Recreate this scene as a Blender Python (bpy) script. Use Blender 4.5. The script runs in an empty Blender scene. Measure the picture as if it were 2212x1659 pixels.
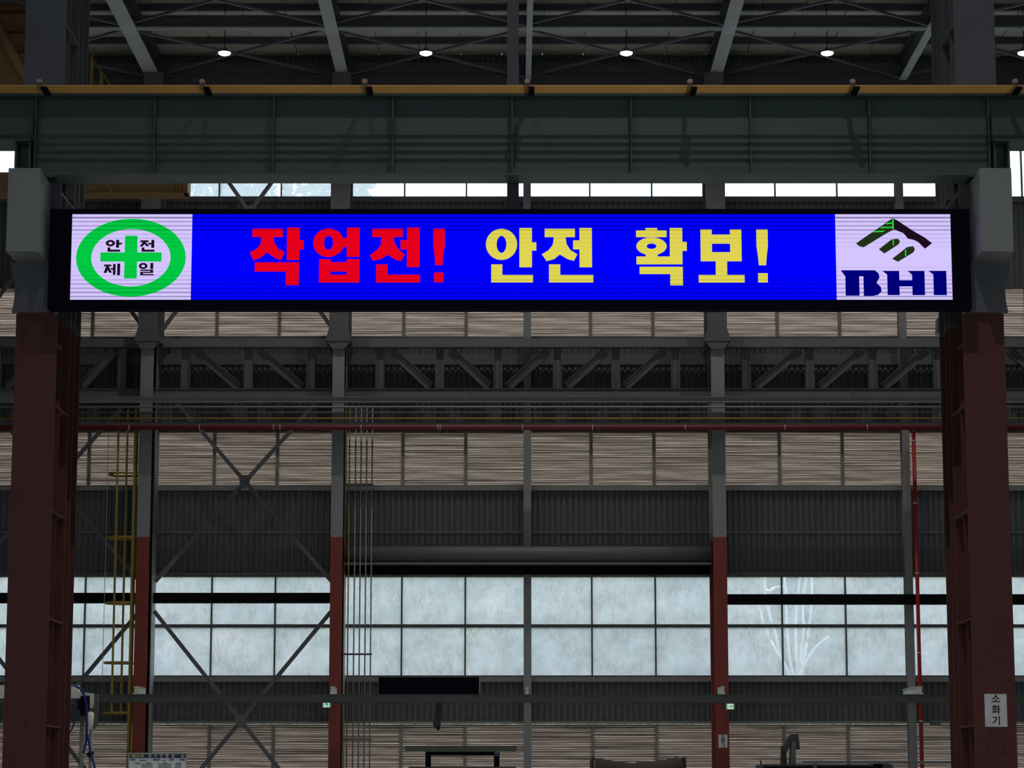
import bpy, bmesh, math, random
from mathutils import Vector, Matrix
random.seed(7)
SC = bpy.context.scene
COL = SC.collection

# ------------------------------------------------------------------ camera, sky, lamps, exposure
F_PX, CX, CY, EYE = 5400.0, 1106.0, 829.5, 1.6
PITCH = math.atan((1690.0 - CY) / F_PX)
cam_data = bpy.data.cameras.new('camera')
cam_data.sensor_width = 36.0
cam_data.lens = 36.0 * F_PX / 2212.0
cam_data.clip_end = 600.0
cam = bpy.data.objects.new('camera', cam_data)
COL.objects.link(cam)
cam.location = (0, 0, EYE)
cam.rotation_euler = (math.pi / 2 + PITCH, 0, 0)
SC.camera = cam
SC.view_settings.view_transform = 'Standard'
SC.view_settings.look = 'None'
SC.view_settings.gamma = 1.0
SC.view_settings.use_curve_mapping = False
SC.view_settings.exposure = 0.0
SC.render.film_transparent = False

SKY_STRENGTH = 3.1
world = bpy.data.worlds.new('sky')
SC.world = world
world.use_nodes = True
wn, wl = world.node_tree.nodes, world.node_tree.links
wn.clear()
w_tc = wn.new('ShaderNodeTexCoord')
w_no = wn.new('ShaderNodeTexNoise'); w_no.inputs['Scale'].default_value = 7.0; w_no.inputs['Detail'].default_value = 5.0
w_cr = wn.new('ShaderNodeValToRGB')
w_cr.color_ramp.elements[0].position = 0.38; w_cr.color_ramp.elements[0].color = (0.56, 0.76, 0.95, 1)
w_cr.color_ramp.elements[1].position = 0.62; w_cr.color_ramp.elements[1].color = (0.90, 0.96, 1.0, 1)
w_bg = wn.new('ShaderNodeBackground'); w_bg.inputs['Strength'].default_value = SKY_STRENGTH
w_out = wn.new('ShaderNodeOutputWorld')
wl.new(w_tc.outputs['Generated'], w_no.inputs['Vector'])
wl.new(w_no.outputs['Fac'], w_cr.inputs['Fac'])
wl.new(w_cr.outputs['Color'], w_bg.inputs['Color'])
wl.new(w_bg.outputs['Background'], w_out.inputs['Surface'])

LAMP_Z = 20.6
KEY_POWER = 270.0
def lamp_light(x, y, z, power, color=(1.0, 0.97, 0.93), radius=0.17, spread=math.radians(125)):
    d = bpy.data.lights.new('high_bay_light', 'AREA')
    d.shape = 'DISK'; d.size = radius * 2; d.energy = power; d.color = color; d.spread = spread
    o = bpy.data.objects.new('high_bay_light', d)
    o.location = (x, y, z)
    COL.objects.link(o)
    return o
# rows of the hall's own high-bay lamps that hang outside the picture
for ly, pw, sp in ((4.0, 55.0, 125), (46.0, 120.0, 84), (55.0, 100.0, 118)):
    for k in range(-2, 3):
        lamp_light(k * 5.2 + 0.6, ly, LAMP_Z, pw, spread=math.radians(sp))
for lx in (-3.2, 3.2):
    lamp_light(lx, 25.6, LAMP_Z, KEY_POWER * (1.25 if lx > 0 else 0.5), radius=0.10, spread=math.radians(122))

# ------------------------------------------------------------------ picture geometry helpers
SP, CP = math.sin(PITCH), math.cos(PITCH)
def Z(py, y):
    v = (CY - py) / F_PX
    return EYE + y / (CP - v * SP) * (SP + v * CP)
def X(px, y, py=1000):
    v = (CY - py) / F_PX
    return (px - CX) / F_PX * y / (CP - v * SP)

# ------------------------------------------------------------------ materials
MATS = {}
def mat(name, color, rough=0.55, var=0.12, scale=2.5, metallic=0.0, streak=0.0, spec=0.35):
    if name in MATS: return MATS[name]
    m = bpy.data.materials.new(name); m.use_nodes = True
    n, l = m.node_tree.nodes, m.node_tree.links
    p = n['Principled BSDF']
    p.inputs['Roughness'].default_value = rough
    p.inputs['Metallic'].default_value = metallic
    p.inputs['Specular IOR Level'].default_value = spec
    tc = n.new('ShaderNodeTexCoord')
    mp = n.new('ShaderNodeMapping'); mp.inputs['Scale'].default_value = (1, 1, 0.25 if streak else 1)
    no = n.new('ShaderNodeTexNoise'); no.inputs['Scale'].default_value = scale; no.inputs['Detail'].default_value = 6
    mx = n.new('ShaderNodeMix'); mx.data_type = 'RGBA'
    c = Vector(color)
    mx.inputs['A'].default_value = (*(c * (1 - var)), 1)
    mx.inputs['B'].default_value = (*(c * (1 + var)), 1)
    l.new(tc.outputs['Object'], mp.inputs['Vector'])
    l.new(mp.outputs['Vector'], no.inputs['Vector'])
    l.new(no.outputs['Fac'], mx.inputs['Factor'])
    l.new(mx.outputs['Result'], p.inputs['Base Color'])
    MATS[name] = m
    return m
def emit(name, color, strength=1.0, scan=False):
    if name in MATS: return MATS[name]
    m = bpy.data.materials.new(name); m.use_nodes = True
    n, l = m.node_tree.nodes, m.node_tree.links
    n.clear()
    out = n.new('ShaderNodeOutputMaterial')
    e = n.new('ShaderNodeEmission'); e.inputs['Color'].default_value = (*color, 1); e.inputs['Strength'].default_value = strength
    l.new(e.outputs[0], out.inputs['Surface'])
    if scan:
        # the rows of the LED matrix: driver rows that flicker dark, stronger towards top and bottom of the display
        g = n.new('ShaderNodeNewGeometry')
        sx = n.new('ShaderNodeSeparateXYZ'); l.new(g.outputs['Position'], sx.inputs[0])
        def math_(op, a, b=None):
            q = n.new('ShaderNodeMath'); q.operation = op
            for i, v in enumerate((a, b)):
                if v is None: continue
                if isinstance(v, (int, float)): q.inputs[i].default_value = v
                else: l.new(v, q.inputs[i])
            return q.outputs[0]
        zc, half, per = SIGN_ZC, SIGN_HALF, SIGN_H / 20.6
        rel = math_('SUBTRACT', sx.outputs['Z'], zc)
        ph = math_('FRACT', math_('DIVIDE', rel, per))
        line = math_('LESS_THAN', math_('ABSOLUTE', math_('SUBTRACT', ph, 0.5)), 0.17)
        edge = math_('POWER', math_('MINIMUM', math_('DIVIDE', math_('ABSOLUTE', rel), half), 1.0), 1.6)
        no = n.new('ShaderNodeTexNoise'); no.noise_dimensions = '1D'; no.inputs['Scale'].default_value = 9.0
        l.new(sx.outputs['Z'], no.inputs['W'])
        amt = math_('MULTIPLY', math_('MULTIPLY', line, edge), math_('MULTIPLY', no.outputs['Fac'], scan))
        st = math_('MULTIPLY', math_('SUBTRACT', 1.0, amt), strength)
        l.new(st, e.inputs['Strength'])
    MATS[name] = m
    return m

# ------------------------------------------------------------------ object helpers
ORG = {}
def thing(name, loc, label=None, cat=None, group=None, kind=None):
    o = bpy.data.objects.new(name, None)
    o.empty_display_size = 0.2
    o.location = loc
    COL.objects.link(o)
    ORG[o.name] = Vector(loc)
    return tag(o, label, cat, group, kind)
def tag(o, label=None, cat=None, group=None, kind=None):
    if label: o['label'] = label
    if cat: o['category'] = cat
    if group: o['group'] = group
    if kind: o['kind'] = kind
    return o

class MB:
    def __init__(s): s.v = []; s.f = []; s.sm = []
    def add(s, vs, fs, smooth=False):
        b = len(s.v)
        s.v += [Vector(p) for p in vs]
        s.f += [tuple(i + b for i in f) for f in fs]
        s.sm += [smooth] * len(fs)
        return s
    def box(s, x0, x1, y0, y1, z0, z1):
        x0, x1 = min(x0, x1), max(x0, x1); y0, y1 = min(y0, y1), max(y0, y1); z0, z1 = min(z0, z1), max(z0, z1)
        return s.add([(x0,y0,z0),(x1,y0,z0),(x1,y1,z0),(x0,y1,z0),(x0,y0,z1),(x1,y0,z1),(x1,y1,z1),(x0,y1,z1)],
                     [(0,3,2,1),(4,5,6,7),(0,1,5,4),(1,2,6,5),(2,3,7,6),(3,0,4,7)])
    def bar(s, p, q, w, h, up=(0, 0, 1)):
        """rectangular bar from p to q, w wide (sideways), h along up"""
        p, q, up = Vector(p), Vector(q), Vector(up)
        d = (q - p).normalized(); side = d.cross(up).normalized(); u = side.cross(d).normalized()
        a, b = side * w / 2, u * h / 2
        vs = [p-a-b, p+a-b, p+a+b, p-a+b, q-a-b, q+a-b, q+a+b, q-a+b]
        return s.add(vs, [(0,3,2,1),(4,5,6,7),(0,1,5,4),(1,2,6,5),(2,3,7,6),(3,0,4,7)])
    def ibeam(s, p, q, w, h, t, up=(0, 0, 1)):
        """I section: flanges w wide, h apart along up"""
        p, q, up = Vector(p), Vector(q), Vector(up)
        d = (q - p).normalized(); side = d.cross(up).normalized(); u = side.cross(d).normalized()
        o = u * (h - t) / 2
        s.bar(p + o, q + o, w, t, up); s.bar(p - o, q - o, w, t, up)
        return s.bar(p, q, t * 0.8, h - 2 * t, up)
    def tube(s, pts, r, n=10, caps=True):
        pts = [Vector(p) for p in pts]
        rs = r if isinstance(r, (list, tuple)) else [r] * len(pts)
        rings = []
        for i, p in enumerate(pts):
            d = (pts[min(i + 1, len(pts) - 1)] - pts[max(i - 1, 0)]).normalized()
            ref = Vector((0, 0, 1)) if abs(d.z) < 0.9 else Vector((0, 1, 0))
            a = d.cross(ref).normalized(); b = a.cross(d)
            rings.append([p + (a * math.cos(2*math.pi*k/n) + b * math.sin(2*math.pi*k/n)) * rs[i] for k in range(n)])
        vs = [v for ring in rings for v in ring]
        fs = []
        for i in range(len(pts) - 1):
            for k in range(n):
                fs.append((i*n + k, i*n + (k+1) % n, (i+1)*n + (k+1) % n, (i+1)*n + k))
        s.add(vs, fs, True)
        if caps:
            b = len(s.v) - len(vs)
            s.f.append(tuple(b + k for k in range(n - 1, -1, -1))); s.sm.append(False)
            s.f.append(tuple(b + (len(pts)-1)*n + k for k in range(n))); s.sm.append(False)
        return s
    def prism(s, poly, y0, y1):
        """polygon in x,z extruded along y"""
        n = len(poly)
        vs = [(x, y0, z) for x, z in poly] + [(x, y1, z) for x, z in poly]
        fs = [tuple(range(n)), tuple(range(2*n - 1, n - 1, -1))]
        fs += [(i, i + n, (i+1) % n + n, (i+1) % n) for i in range(n)]
        return s.add(vs, fs)
    def prism_x(s, poly, x0, x1):
        """polygon in y,z extruded along x"""
        n = len(poly)
        vs = [(x0, y, z) for y, z in poly] + [(x1, y, z) for y, z in poly]
        fs = [tuple(range(n - 1, -1, -1)), tuple(range(n, 2*n))]
        fs += [(i, (i+1) % n, (i+1) % n + n, i + n) for i in range(n)]
        return s.add(vs, fs)
    def ring(s, cx, cz, rx, rz, ix, iz, y0, y1, n=40):
        vs = []
        for y in (y0, y1):
            for k in range(n):
                a = 2*math.pi*k/n
                vs.append((cx + rx*math.cos(a), y, cz + rz*math.sin(a)))
            for k in range(n):
                a = 2*math.pi*k/n
                vs.append((cx + ix*math.cos(a), y, cz + iz*math.sin(a)))
        fs = []
        for k in range(n):
            k2 = (k+1) % n
            fs += [(k, k2, n+k2, n+k), (2*n+k, 3*n+k, 3*n+k2, 2*n+k2), (k, 2*n+k, 2*n+k2, k2), (n+k, n+k2, 3*n+k2, 3*n+k)]
        return s.add(vs, fs)
    def build(s, name, m, parent=None, loc=None, kind=None):
        if parent is not None: org = ORG[parent.name]
        elif loc is not None: org = Vector(loc)
        else:
            xs = [v.x for v in s.v]; ys = [v.y for v in s.v]; zs = [v.z for v in s.v]
            org = Vector(((min(xs)+max(xs))/2, (min(ys)+max(ys))/2, min(zs)))
        me = bpy.data.meshes.new(name)
        me.from_pydata([v - org for v in s.v], [], s.f)
        me.update()
        if any(s.sm): me.polygons.foreach_set('use_smooth', s.sm)
        bm = bmesh.new(); bm.from_mesh(me); bmesh.ops.recalc_face_normals(bm, faces=bm.faces); bm.to_mesh(me); bm.free()
        me.materials.append(m)
        o = bpy.data.objects.new(name, me)
        COL.objects.link(o)
        if parent is not None: o.parent = parent
        else: o.location = org
        ORG[o.name] = org
        if kind: o['kind'] = kind
        return o

def text_mb(body, x, y, z, size, thick=0.002, bold=0.0, centre=True):
    """raised lettering facing the camera, turned into plain mesh data"""
    c = bpy.data.curves.new('lettering', 'FONT'); c.body = body; c.size = size; c.offset = bold; c.resolution_u = 3
    c.align_x = 'CENTER' if centre else 'LEFT'; c.align_y = 'CENTER'
    o = bpy.data.objects.new('lettering', c); COL.objects.link(o)
    bpy.context.view_layer.update()
    ev = o.evaluated_get(bpy.context.evaluated_depsgraph_get())
    me = ev.to_mesh()
    b = MB()
    b.add([(x + v.co.x, y, z + v.co.y) for v in me.vertices], [tuple(p.vertices) for p in me.polygons])
    ev.to_mesh_clear()
    bpy.data.objects.remove(o); bpy.data.curves.remove(c)
    return b

# ------------------------------------------------------------------ paints
M_RED   = mat('red_oxide_paint', (0.115, 0.036, 0.032), 0.65, 0.18, 1.5)
M_GREY  = mat('grey_steel_paint', (0.26, 0.27, 0.27), 0.55, 0.12, 1.2)
M_GREYD = mat('dark_grey_steel_paint', (0.125, 0.128, 0.142), 0.5, 0.15, 1.2)
M_TRUSS = mat('truss_grey_paint', (0.155, 0.16, 0.185), 0.5, 0.15, 2)
M_LIGHTGREY = mat('light_grey_paint', (0.38, 0.39, 0.39), 0.5, 0.1, 2)
M_GREEN = mat('dark_green_paint', (0.072, 0.105, 0.098), 0.45, 0.12, 0.8)
M_CLAD  = mat('slate_cladding', (0.105, 0.115, 0.125), 0.5, 0.12, 0.6, 0, 1)
M_MULL  = mat('window_bar_paint', (0.11, 0.115, 0.115), 0.5, 0.1, 3)
M_LMULL = mat('louvre_post_paint', (0.24, 0.235, 0.225), 0.5, 0.1, 3)
M_BLACK = mat('black_steel', (0.006, 0.006, 0.008), 0.8, 0.1, 3, spec=0.1)
M_SIGNBLACK = mat('sign_housing_black', (0.005, 0.005, 0.012), 0.9, 0.1, 3, spec=0.05)
M_YEL   = mat('yellow_paint', (0.33, 0.235, 0.045), 0.5, 0.15, 4)
M_ORANGE= mat('crane_orange_warm_light', (0.34, 0.185, 0.085), 0.55, 0.12, 1.5)  # crane paint; also stands for warm light on the top left body
M_GOLD  = mat('conductor_orange', (0.62, 0.34, 0.085), 0.4, 0.25, 0.8)
M_PURLIN= mat('purlin_grey', (0.085, 0.085, 0.105), 0.5, 0.12, 1.5)
M_ROOF  = mat('cream_roof_sheet', (0.62, 0.60, 0.51), 0.6, 0.12, 0.8)
M_RAFTER= mat('rafter_grey', (0.52, 0.525, 0.54), 0.45, 0.30, 0.9)
M_FLOOR = mat('grey_floor_paint', (0.50, 0.51, 0.50), 0.5, 0.15, 0.5)
M_RISER = mat('riser_red', (0.42, 0.022, 0.026), 0.35, 0.12, 3)
M_REDF  = mat('far_red_paint', (0.24, 0.045, 0.030), 0.5, 0.2, 1.2)
M_PIPE  = mat('pipe_grey', (0.25, 0.26, 0.28), 0.45, 0.12, 2)
M_FIRE  = mat('fire_pipe_red', (0.19, 0.026, 0.026), 0.4, 0.15, 3)
M_PALE  = mat('pale_fitting', (0.55, 0.54, 0.50), 0.5, 0.1, 4)
M_CREAM = mat('cream_machine_paint', (0.80, 0.80, 0.70), 0.45, 0.12, 3)
M_HOSE  = mat('blue_hose', (0.012, 0.03, 0.22), 0.35, 0.1, 6)
M_BEAM  = mat('olive_beam_paint', (0.085, 0.095, 0.085), 0.5, 0.12, 1.2)

# ------------------------------------------------------------------ the hall shell
WY = 70.0                                    # inner face of the far wall
PITCH_M = X(1139 + 407, WY) - X(1139, WY)
XC = [X(1139, WY) + (i - 3) * PITCH_M for i in range(7)]          # column lines of the far wall
XL, XR, YB, ROOF_Z = -24.0, 24.0, -14.0, 22.4
tag(MB().box(XL, XR, YB, WY + 0.3, -0.3, 0.0).build('floor', M_FLOOR), kind='structure')
tag(MB().box(XL - 0.3, XL, YB, WY, 0, ROOF_Z).build('wall_left', M_CLAD), kind='structure')
tag(MB().box(XR, XR + 0.3, YB, WY, 0, ROOF_Z).build('wall_right', M_CLAD), kind='structure')
# the wall behind the camera is unseen; its open band is added for fill light
MB().box(XL, XR, YB - 0.3, YB, 0, 4.0).box(XL, XR, YB - 0.3, YB, 7.6, ROOF_Z).build('wall_front', M_CLAD, kind='structure')

# far wall: corrugated sheets bay by bay between the window and louvre strips
def corrugated(x0, x1, z0, z1, y=WY):
    b = MB(); pit = 0.165; n = max(1, round((x1 - x0) / pit)); pit = (x1 - x0) / n
    prof = []
    for k in range(n):
        a = x0 + k * pit
        prof += [(a, 0.0), (a + pit*0.50, 0.0), (a + pit*0.62, 0.045), (a + pit*0.88, 0.045)]
    prof.append((x1, 0.0))
    vs = [(x, y + d, z0) for x, d in prof] + [(x, y + d, z1) for x, d in prof]
    m = len(prof)
    return b.add(vs, [(i, i+1, m+i+1, m+i) for i in range(m - 1)])
BANDS = [(1680, 1830), (1463, 1562.0), (1050, 1243), (728, 932), (427, 622), (60, 322)]
XB = [XL] + XC + [XR]
GIRTS = [[], [(1462.5, 1473, 0.12), (1558, 1563.0, 0.10)], [(1050, 1060, 0.10), (1237, 1243, 0.08), (1147, 1152, 0.03)],
         [(728.5, 733, 0.06), (765, 788, 0.05)], [(427, 437, 0.08)], [(312, 321.5, 0.08)]]
for (pa, pb), gs in zip(BANDS, GIRTS):
    z0 = max(0.0, Z(pb, WY)); z1 = min(ROOF_Z + 0.014, Z(pa, WY))
    wall = thing('wall_back', (0, WY, z0), kind='structure')
    for bi in range(1, len(XB) - 2):
        corrugated(XB[bi], XB[bi+1], z0, z1).build('corrugated_sheet', M_CLAD, wall)
    MB().box(XC[0], XC[6], WY + 0.125, WY + 0.14, z0, z1).build('bounce_skin', mat('white_bounce_skin', (0.80, 0.80, 0.78), 0.6, 0.06, 0.5), wall)  # unseen white reflector, added to bounce skylight onto sapling and bank
    for ga, gb, d in gs:                     # girts and sills that run along the wall
        MB().box(XC[0], XC[6], WY - d, WY - 0.003, Z(gb, WY), Z(ga, WY)).build('girt', M_GREYD if d < 0.1 else M_LMULL, wall)
for bi in (0, len(XB) - 2):                  # end bays outside the picture are closed
    wall = thing('wall_back', ((XB[bi]+XB[bi+1])/2, WY, 0), kind='structure')
    corrugated(XB[bi], XB[bi+1], 0, ROOF_Z).build('corrugated_sheet', M_CLAD, wall)

# ------------------------------------------------------------------ glazing
def glass_material():
    m = bpy.data.materials.new('dusty_glass'); m.use_nodes = True
    n, l = m.node_tree.nodes, m.node_tree.links
    n.clear()
    out = n.new('ShaderNodeOutputMaterial')
    tr = n.new('ShaderNodeBsdfTransparent'); tr.inputs['Color'].default_value = (0.96, 0.975, 0.985, 1)
    dust = n.new('ShaderNodeBsdfTranslucent'); dust.inputs['Color'].default_value = (0.92, 0.925, 0.97, 1)
    mix = n.new('ShaderNodeMixShader')
    tc = n.new('ShaderNodeTexCoord')
    n1 = n.new('ShaderNodeTexNoise'); n1.inputs['Scale'].default_value = 1.3; n1.inputs['Detail'].default_value = 8; n1.inputs['Roughness'].default_value = 0.65
    n2 = n.new('ShaderNodeTexNoise'); n2.inputs['Scale'].default_value = 14; n2.inputs['Detail'].default_value = 5
    mp = n.new('ShaderNodeMapping'); mp.inputs['Scale'].default_value = (1.6, 1, 0.6); mp.inputs['Rotation'].default_value = (0, 0.5, 0)
    add = n.new('ShaderNodeMath'); add.operation = 'MULTIPLY_ADD'; add.inputs[1].default_value = 0.25
    mr = n.new('ShaderNodeMapRange'); mr.inputs['From Min'].default_value = 0.40; mr.inputs['From Max'].default_value = 0.90
    mr.inputs['To Min'].default_value = 0.17; mr.inputs['To Max'].default_value = 0.42
    l.new(tc.outputs['Object'], n1.inputs['Vector'])
    l.new(tc.outputs['Object'], mp.inputs['Vector']); l.new(mp.outputs['Vector'], n2.inputs['Vector'])
    l.new(n2.outputs['Fac'], add.inputs[0]); l.new(n1.outputs['Fac'], add.inputs[2])
    l.new(add.outputs[0], mr.inputs['Value'])
    l.new(mr.outputs['Result'], mix.inputs['Fac'])
    l.new(tr.outputs[0], mix.inputs[1]); l.new(dust.outputs[0], mix.inputs[2])
    l.new(mix.outputs[0], out.inputs['Surface'])
    return m
M_GLASS = glass_material()
def clear_glass():
    m = bpy.data.materials.new('clerestory_glass'); m.use_nodes = True
    n, l = m.node_tree.nodes, m.node_tree.links
    n.clear()
    out = n.new('ShaderNodeOutputMaterial')
    tr = n.new('ShaderNodeBsdfTransparent'); tr.inputs['Color'].default_value = (0.95, 0.98, 0.99, 1)
    dust = n.new('ShaderNodeBsdfTranslucent'); dust.inputs['Color'].default_value = (0.92, 0.95, 0.97, 1)
    mix = n.new('ShaderNodeMixShader'); mix.inputs['Fac'].default_value = 0.33
    l.new(tr.outputs[0], mix.inputs[1]); l.new(dust.outputs[0], mix.inputs[2]); l.new(mix.outputs[0], out.inputs['Surface'])
    return m
M_GLASS2 = clear_glass()

BAY_AT = ['left of the yellow ladder', 'between yellow ladder and five thin pipes', 'between five thin pipes and narrow centre post',
          'between narrow centre post and extinguisher notice', 'between extinguisher notice and red riser pipe', 'right of the red riser pipe']
MUL = (138 / 407, 274 / 407)
wnum = 0
def window(i, pt, pb, transom, label, glassmat, bar_w):
    global wnum
    wnum += 1
    x0, x1 = XC[i], XC[i+1]
    z0, z1 = Z(pb, WY), Z(pt, WY)
    w = thing('window_%d' % wnum, ((x0+x1)/2, WY, z0), label, kind='structure')
    xs = [x0] + [x0 + (x1-x0)*q for q in MUL] + [x1]
    f = 0.04
    MB().box(x0, x1, WY, WY+0.10, z0, z0+f).box(x0, x1, WY, WY+0.10, z1-f, z1).box(x0, x0+f, WY, WY+0.10, z0+f, z1-f).box(x1-f, x1, WY, WY+0.10, z0+f, z1-f).build('frame', M_MULL, w)
    for x in xs[1:3]:
        MB().box(x - bar_w/2, x + bar_w/2, WY - 0.03, WY + 0.10, z0+f, z1-f).build('mullion', M_MULL, w)
    zs = [z0, z1]
    if transom:
        zt = Z(transom, WY); zs = [z0, zt, z1]
        for a, b in zip(xs[:-1], xs[1:]):
            MB().box(a + bar_w/2, b - bar_w/2, WY - 0.02, WY + 0.10, zt - 0.045, zt + 0.045).build('transom', M_MULL, w)
    for a, b in zip(xs[:-1], xs[1:]):
        for c, d in zip(zs[:-1], zs[1:]):
            MB().box(a + 0.02, b - 0.02, WY + 0.055, WY + 0.063, c + 0.02, d - 0.02).build('pane', glassmat, w)
for i in range(6):
    window(i, 1243, 1462, 1352, 'low dusty window over the grassy bank, ' + BAY_AT[i], M_GLASS, 0.042)
for i in range(6):
    window(i, 322, 427, None, 'high clerestory window below the roof, ' + BAY_AT[i], M_GLASS2, 0.042)

# ------------------------------------------------------------------ louvre banks: translucent sheets behind thin horizontal slats
def sheet_material():
    m = bpy.data.materials.new('tan_translucent_sheet'); m.use_nodes = True
    n, l = m.node_tree.nodes, m.node_tree.links
    n.clear()
    out = n.new('ShaderNodeOutputMaterial')
    t = n.new('ShaderNodeBsdfTranslucent')
    tc = n.new('ShaderNodeTexCoord')
    mp = n.new('ShaderNodeMapping'); mp.inputs['Scale'].default_value = (0.25, 1, 11.0)
    no = n.new('ShaderNodeTexNoise'); no.inputs['Scale'].default_value = 2.2; no.inputs['Detail'].default_value = 6
    cr = n.new('ShaderNodeValToRGB')
    cr.color_ramp.elements[0].position = 0.30; cr.color_ramp.elements[0].color = (0.38, 0.315, 0.272, 1)
    cr.color_ramp.elements[1].position = 0.70; cr.color_ramp.elements[1].color = (0.77, 0.66, 0.58, 1)
    l.new(tc.outputs['Object'], mp.inputs['Vector']); l.new(mp.outputs['Vector'], no.inputs['Vector'])
    l.new(no.outputs['Fac'], cr.inputs['Fac']); l.new(cr.outputs['Color'], t.inputs['Color'])
    l.new(t.outputs[0], out.inputs['Surface'])
    return m
M_SHEET = sheet_material()
M_SLAT = mat('louvre_slat_brown', (0.10, 0.085, 0.075), 0.5, 0.2, 3)
SLAT_P = (Z(932, WY) - Z(1050, WY)) / 33.0
def louvre(i, pt, pb, label):
    x0, x1 = XC[i], XC[i+1]
    z0, z1 = Z(pb, WY), Z(pt, WY)
    t = thing('louvre_bank', ((x0+x1)/2, WY, z0), label, 'louvre', 'tan louvre banks of the far wall')
    xs = [x0] + [x0 + (x1-x0)*q for q in MUL] + [x1]
    for x in xs[1:3]:
        MB().box(x - 0.042, x + 0.042, WY - 0.05, WY + 0.07, z0, z1).build('mullion', M_LMULL, t)
    n = round((z1 - z0) / SLAT_P)
    for a, b in zip(xs[:-1], xs[1:]):
        a2, b2 = a + 0.042, b - 0.042
        sh = MB().box(a2, b2, WY + 0.047, WY + 0.051, z0, z1).build('louvre_sheet', M_SHEET, t)
        sl = MB()
        for k in range(n):
            zc = z0 + (k + 0.5) * (z1 - z0) / n
            tilt = random.uniform(-0.005, 0.006) + (0.012 if random.random() < 0.06 else 0)
            h = 0.0115 + abs(tilt) * 0.5
            sl.add([(a2, WY+0.000, zc-h+tilt), (b2, WY+0.000, zc-h+tilt), (b2, WY+0.038, zc+h), (a2, WY+0.038, zc+h),
                    (a2, WY+0.005, zc-h-0.004+tilt), (b2, WY+0.005, zc-h-0.004+tilt), (b2, WY+0.043, zc+h-0.004), (a2, WY+0.043, zc+h-0.004)],
                   [(0,1,2,3), (4,7,6,5), (0,4,5,1), (2,6,7,3), (0,3,7,4), (1,5,6,2)])
        sl.build('slat', M_SLAT, sh, kind='stuff')
for i in range(6):
    louvre(i, 622, 728, 'upper tan louvre bank above the lattice girder, ' + BAY_AT[i])
for i in range(6):
    louvre(i, 932, 1050, 'middle tan louvre bank under the red pipe, ' + BAY_AT[i])
for i in range(6):
    louvre(i, 1565.5, 1680, 'lowest tan louvre bank near the floor, ' + BAY_AT[i])

# ------------------------------------------------------------------ roof
ceil = thing('ceiling', (0, 0, ROOF_Z), kind='structure')
RZ = ROOF_Z
MB().box(XL, XR, YB, 60.0, RZ, RZ + 0.2).build('roof_slab', M_ROOF, ceil)
MB().box(XL, XR, 60.0, WY + 0.4, RZ + 0.09, RZ + 0.2).build('roof_slab', M_ROOF, ceil)
px_ = -18.0; k = 0
while px_ < 18.0:
    MB().box(px_ + 0.012, px_ + 1.168, 60.0, WY + 0.12, RZ + (0.0 if k % 2 else 0.012), RZ + 0.08).build('roof_panel', M_ROOF, ceil)
    px_ += 1.18; k += 1
# purlins (dark channels across the hall) just under the sheets
def y_at(py, z):        # depth where a level z meets picture row py on the centre line
    v = (CY - py) / F_PX
    return (z - EYE) * (CP - v * SP) / (SP + v * CP)
for pa, pb in ((7, 22), (79, 93), (-32, -18)):
    hh = (pb - pa) * 0.0129
    y0 = y_at(pb, RZ - hh)
    MB().box(-18, 18, y0, y0 + 0.05, RZ - hh, RZ - 0.01).box(-18, 18, y0 + 0.051, y0 + 0.12, RZ - hh, RZ - hh + 0.015).build('purlin', M_PURLIN, ceil)
# strut beams (wide dark I sections) between the rafters
RAFTZ = Z(185, 70.0)          # underside of the rafters
ys = y_at(61, RAFTZ + 0.05)
st = thing('strut_beam', (0, ys, RAFTZ), 'dark roof beam with pale lower flange crossing behind the lamps', 'beam')
MB().box(-18, 18, ys - 0.02, ys + 0.02, RAFTZ + 0.07, RAFTZ + 0.38).box(-18, 18, ys - 0.05, ys + 0.14, RAFTZ + 0.36, RAFTZ + 0.40).build('web', M_PURLIN, st)
MB().box(-18, 18, ys - 0.10, ys + 0.16, RAFTZ + 0.03, RAFTZ + 0.07).build('bottom_flange', M_LIGHTGREY, st)
ye = 69.55
st = thing('eaves_beam', (0, ye, RAFTZ - 0.5), 'dark eaves beam at the far top of the wall', 'beam')
MB().box(-18, 18, ye - 0.03, ye + 0.03, RAFTZ - 0.52, RAFTZ + 0.52).build('web', M_PURLIN, st)
MB().box(-18, 18, ye - 0.12, ye + 0.12, RAFTZ + 0.10, RAFTZ + 0.14).box(-18, 18, ye - 0.10, ye + 0.12, RAFTZ + 0.48, RAFTZ + 0.52).build('flange', M_PURLIN, st)
# rafters run along the hall over the far columns
RAFT_LABELS = {0: None, 1: 'wide sloping grey rafter left of the leftmost roof lamp', 2: 'grey roof rafter between first and second lamps from left',
               3: 'narrow grey rafter just right of the dark hanging post', 4: 'wide grey rafter between third and fourth lamps from left',
               5: 'slim grey rafter beside the right near column'}
RAFT_W = {1: 0.42, 2: 0.34, 3: 0.16, 4: 0.36, 5: 0.22}
for i in range(1, 6):
    xr = X((0, 340, 745, 1141, 1540, 1943)[i], 70.0, 185)
    w = RAFT_W[i]
    r = thing('rafter', (xr, 65, RAFTZ), RAFT_LABELS[i], 'rafter', 'roof rafters')
    MB().box(xr - w/2, xr + w/2, 40, 69.4, RAFTZ, RAFTZ + 0.025).build('bottom_flange', M_RAFTER, r)
    MB().box(xr - 0.015, xr + 0.015, 40, 69.4, RAFTZ + 0.025, RZ - 0.24).build('web', M_PURLIN, r)
    MB().box(xr - w/2, xr + w/2, 40, 69.4, RZ - 0.24, RZ - 0.22).build('top_flange', M_PURLIN, r)
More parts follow.
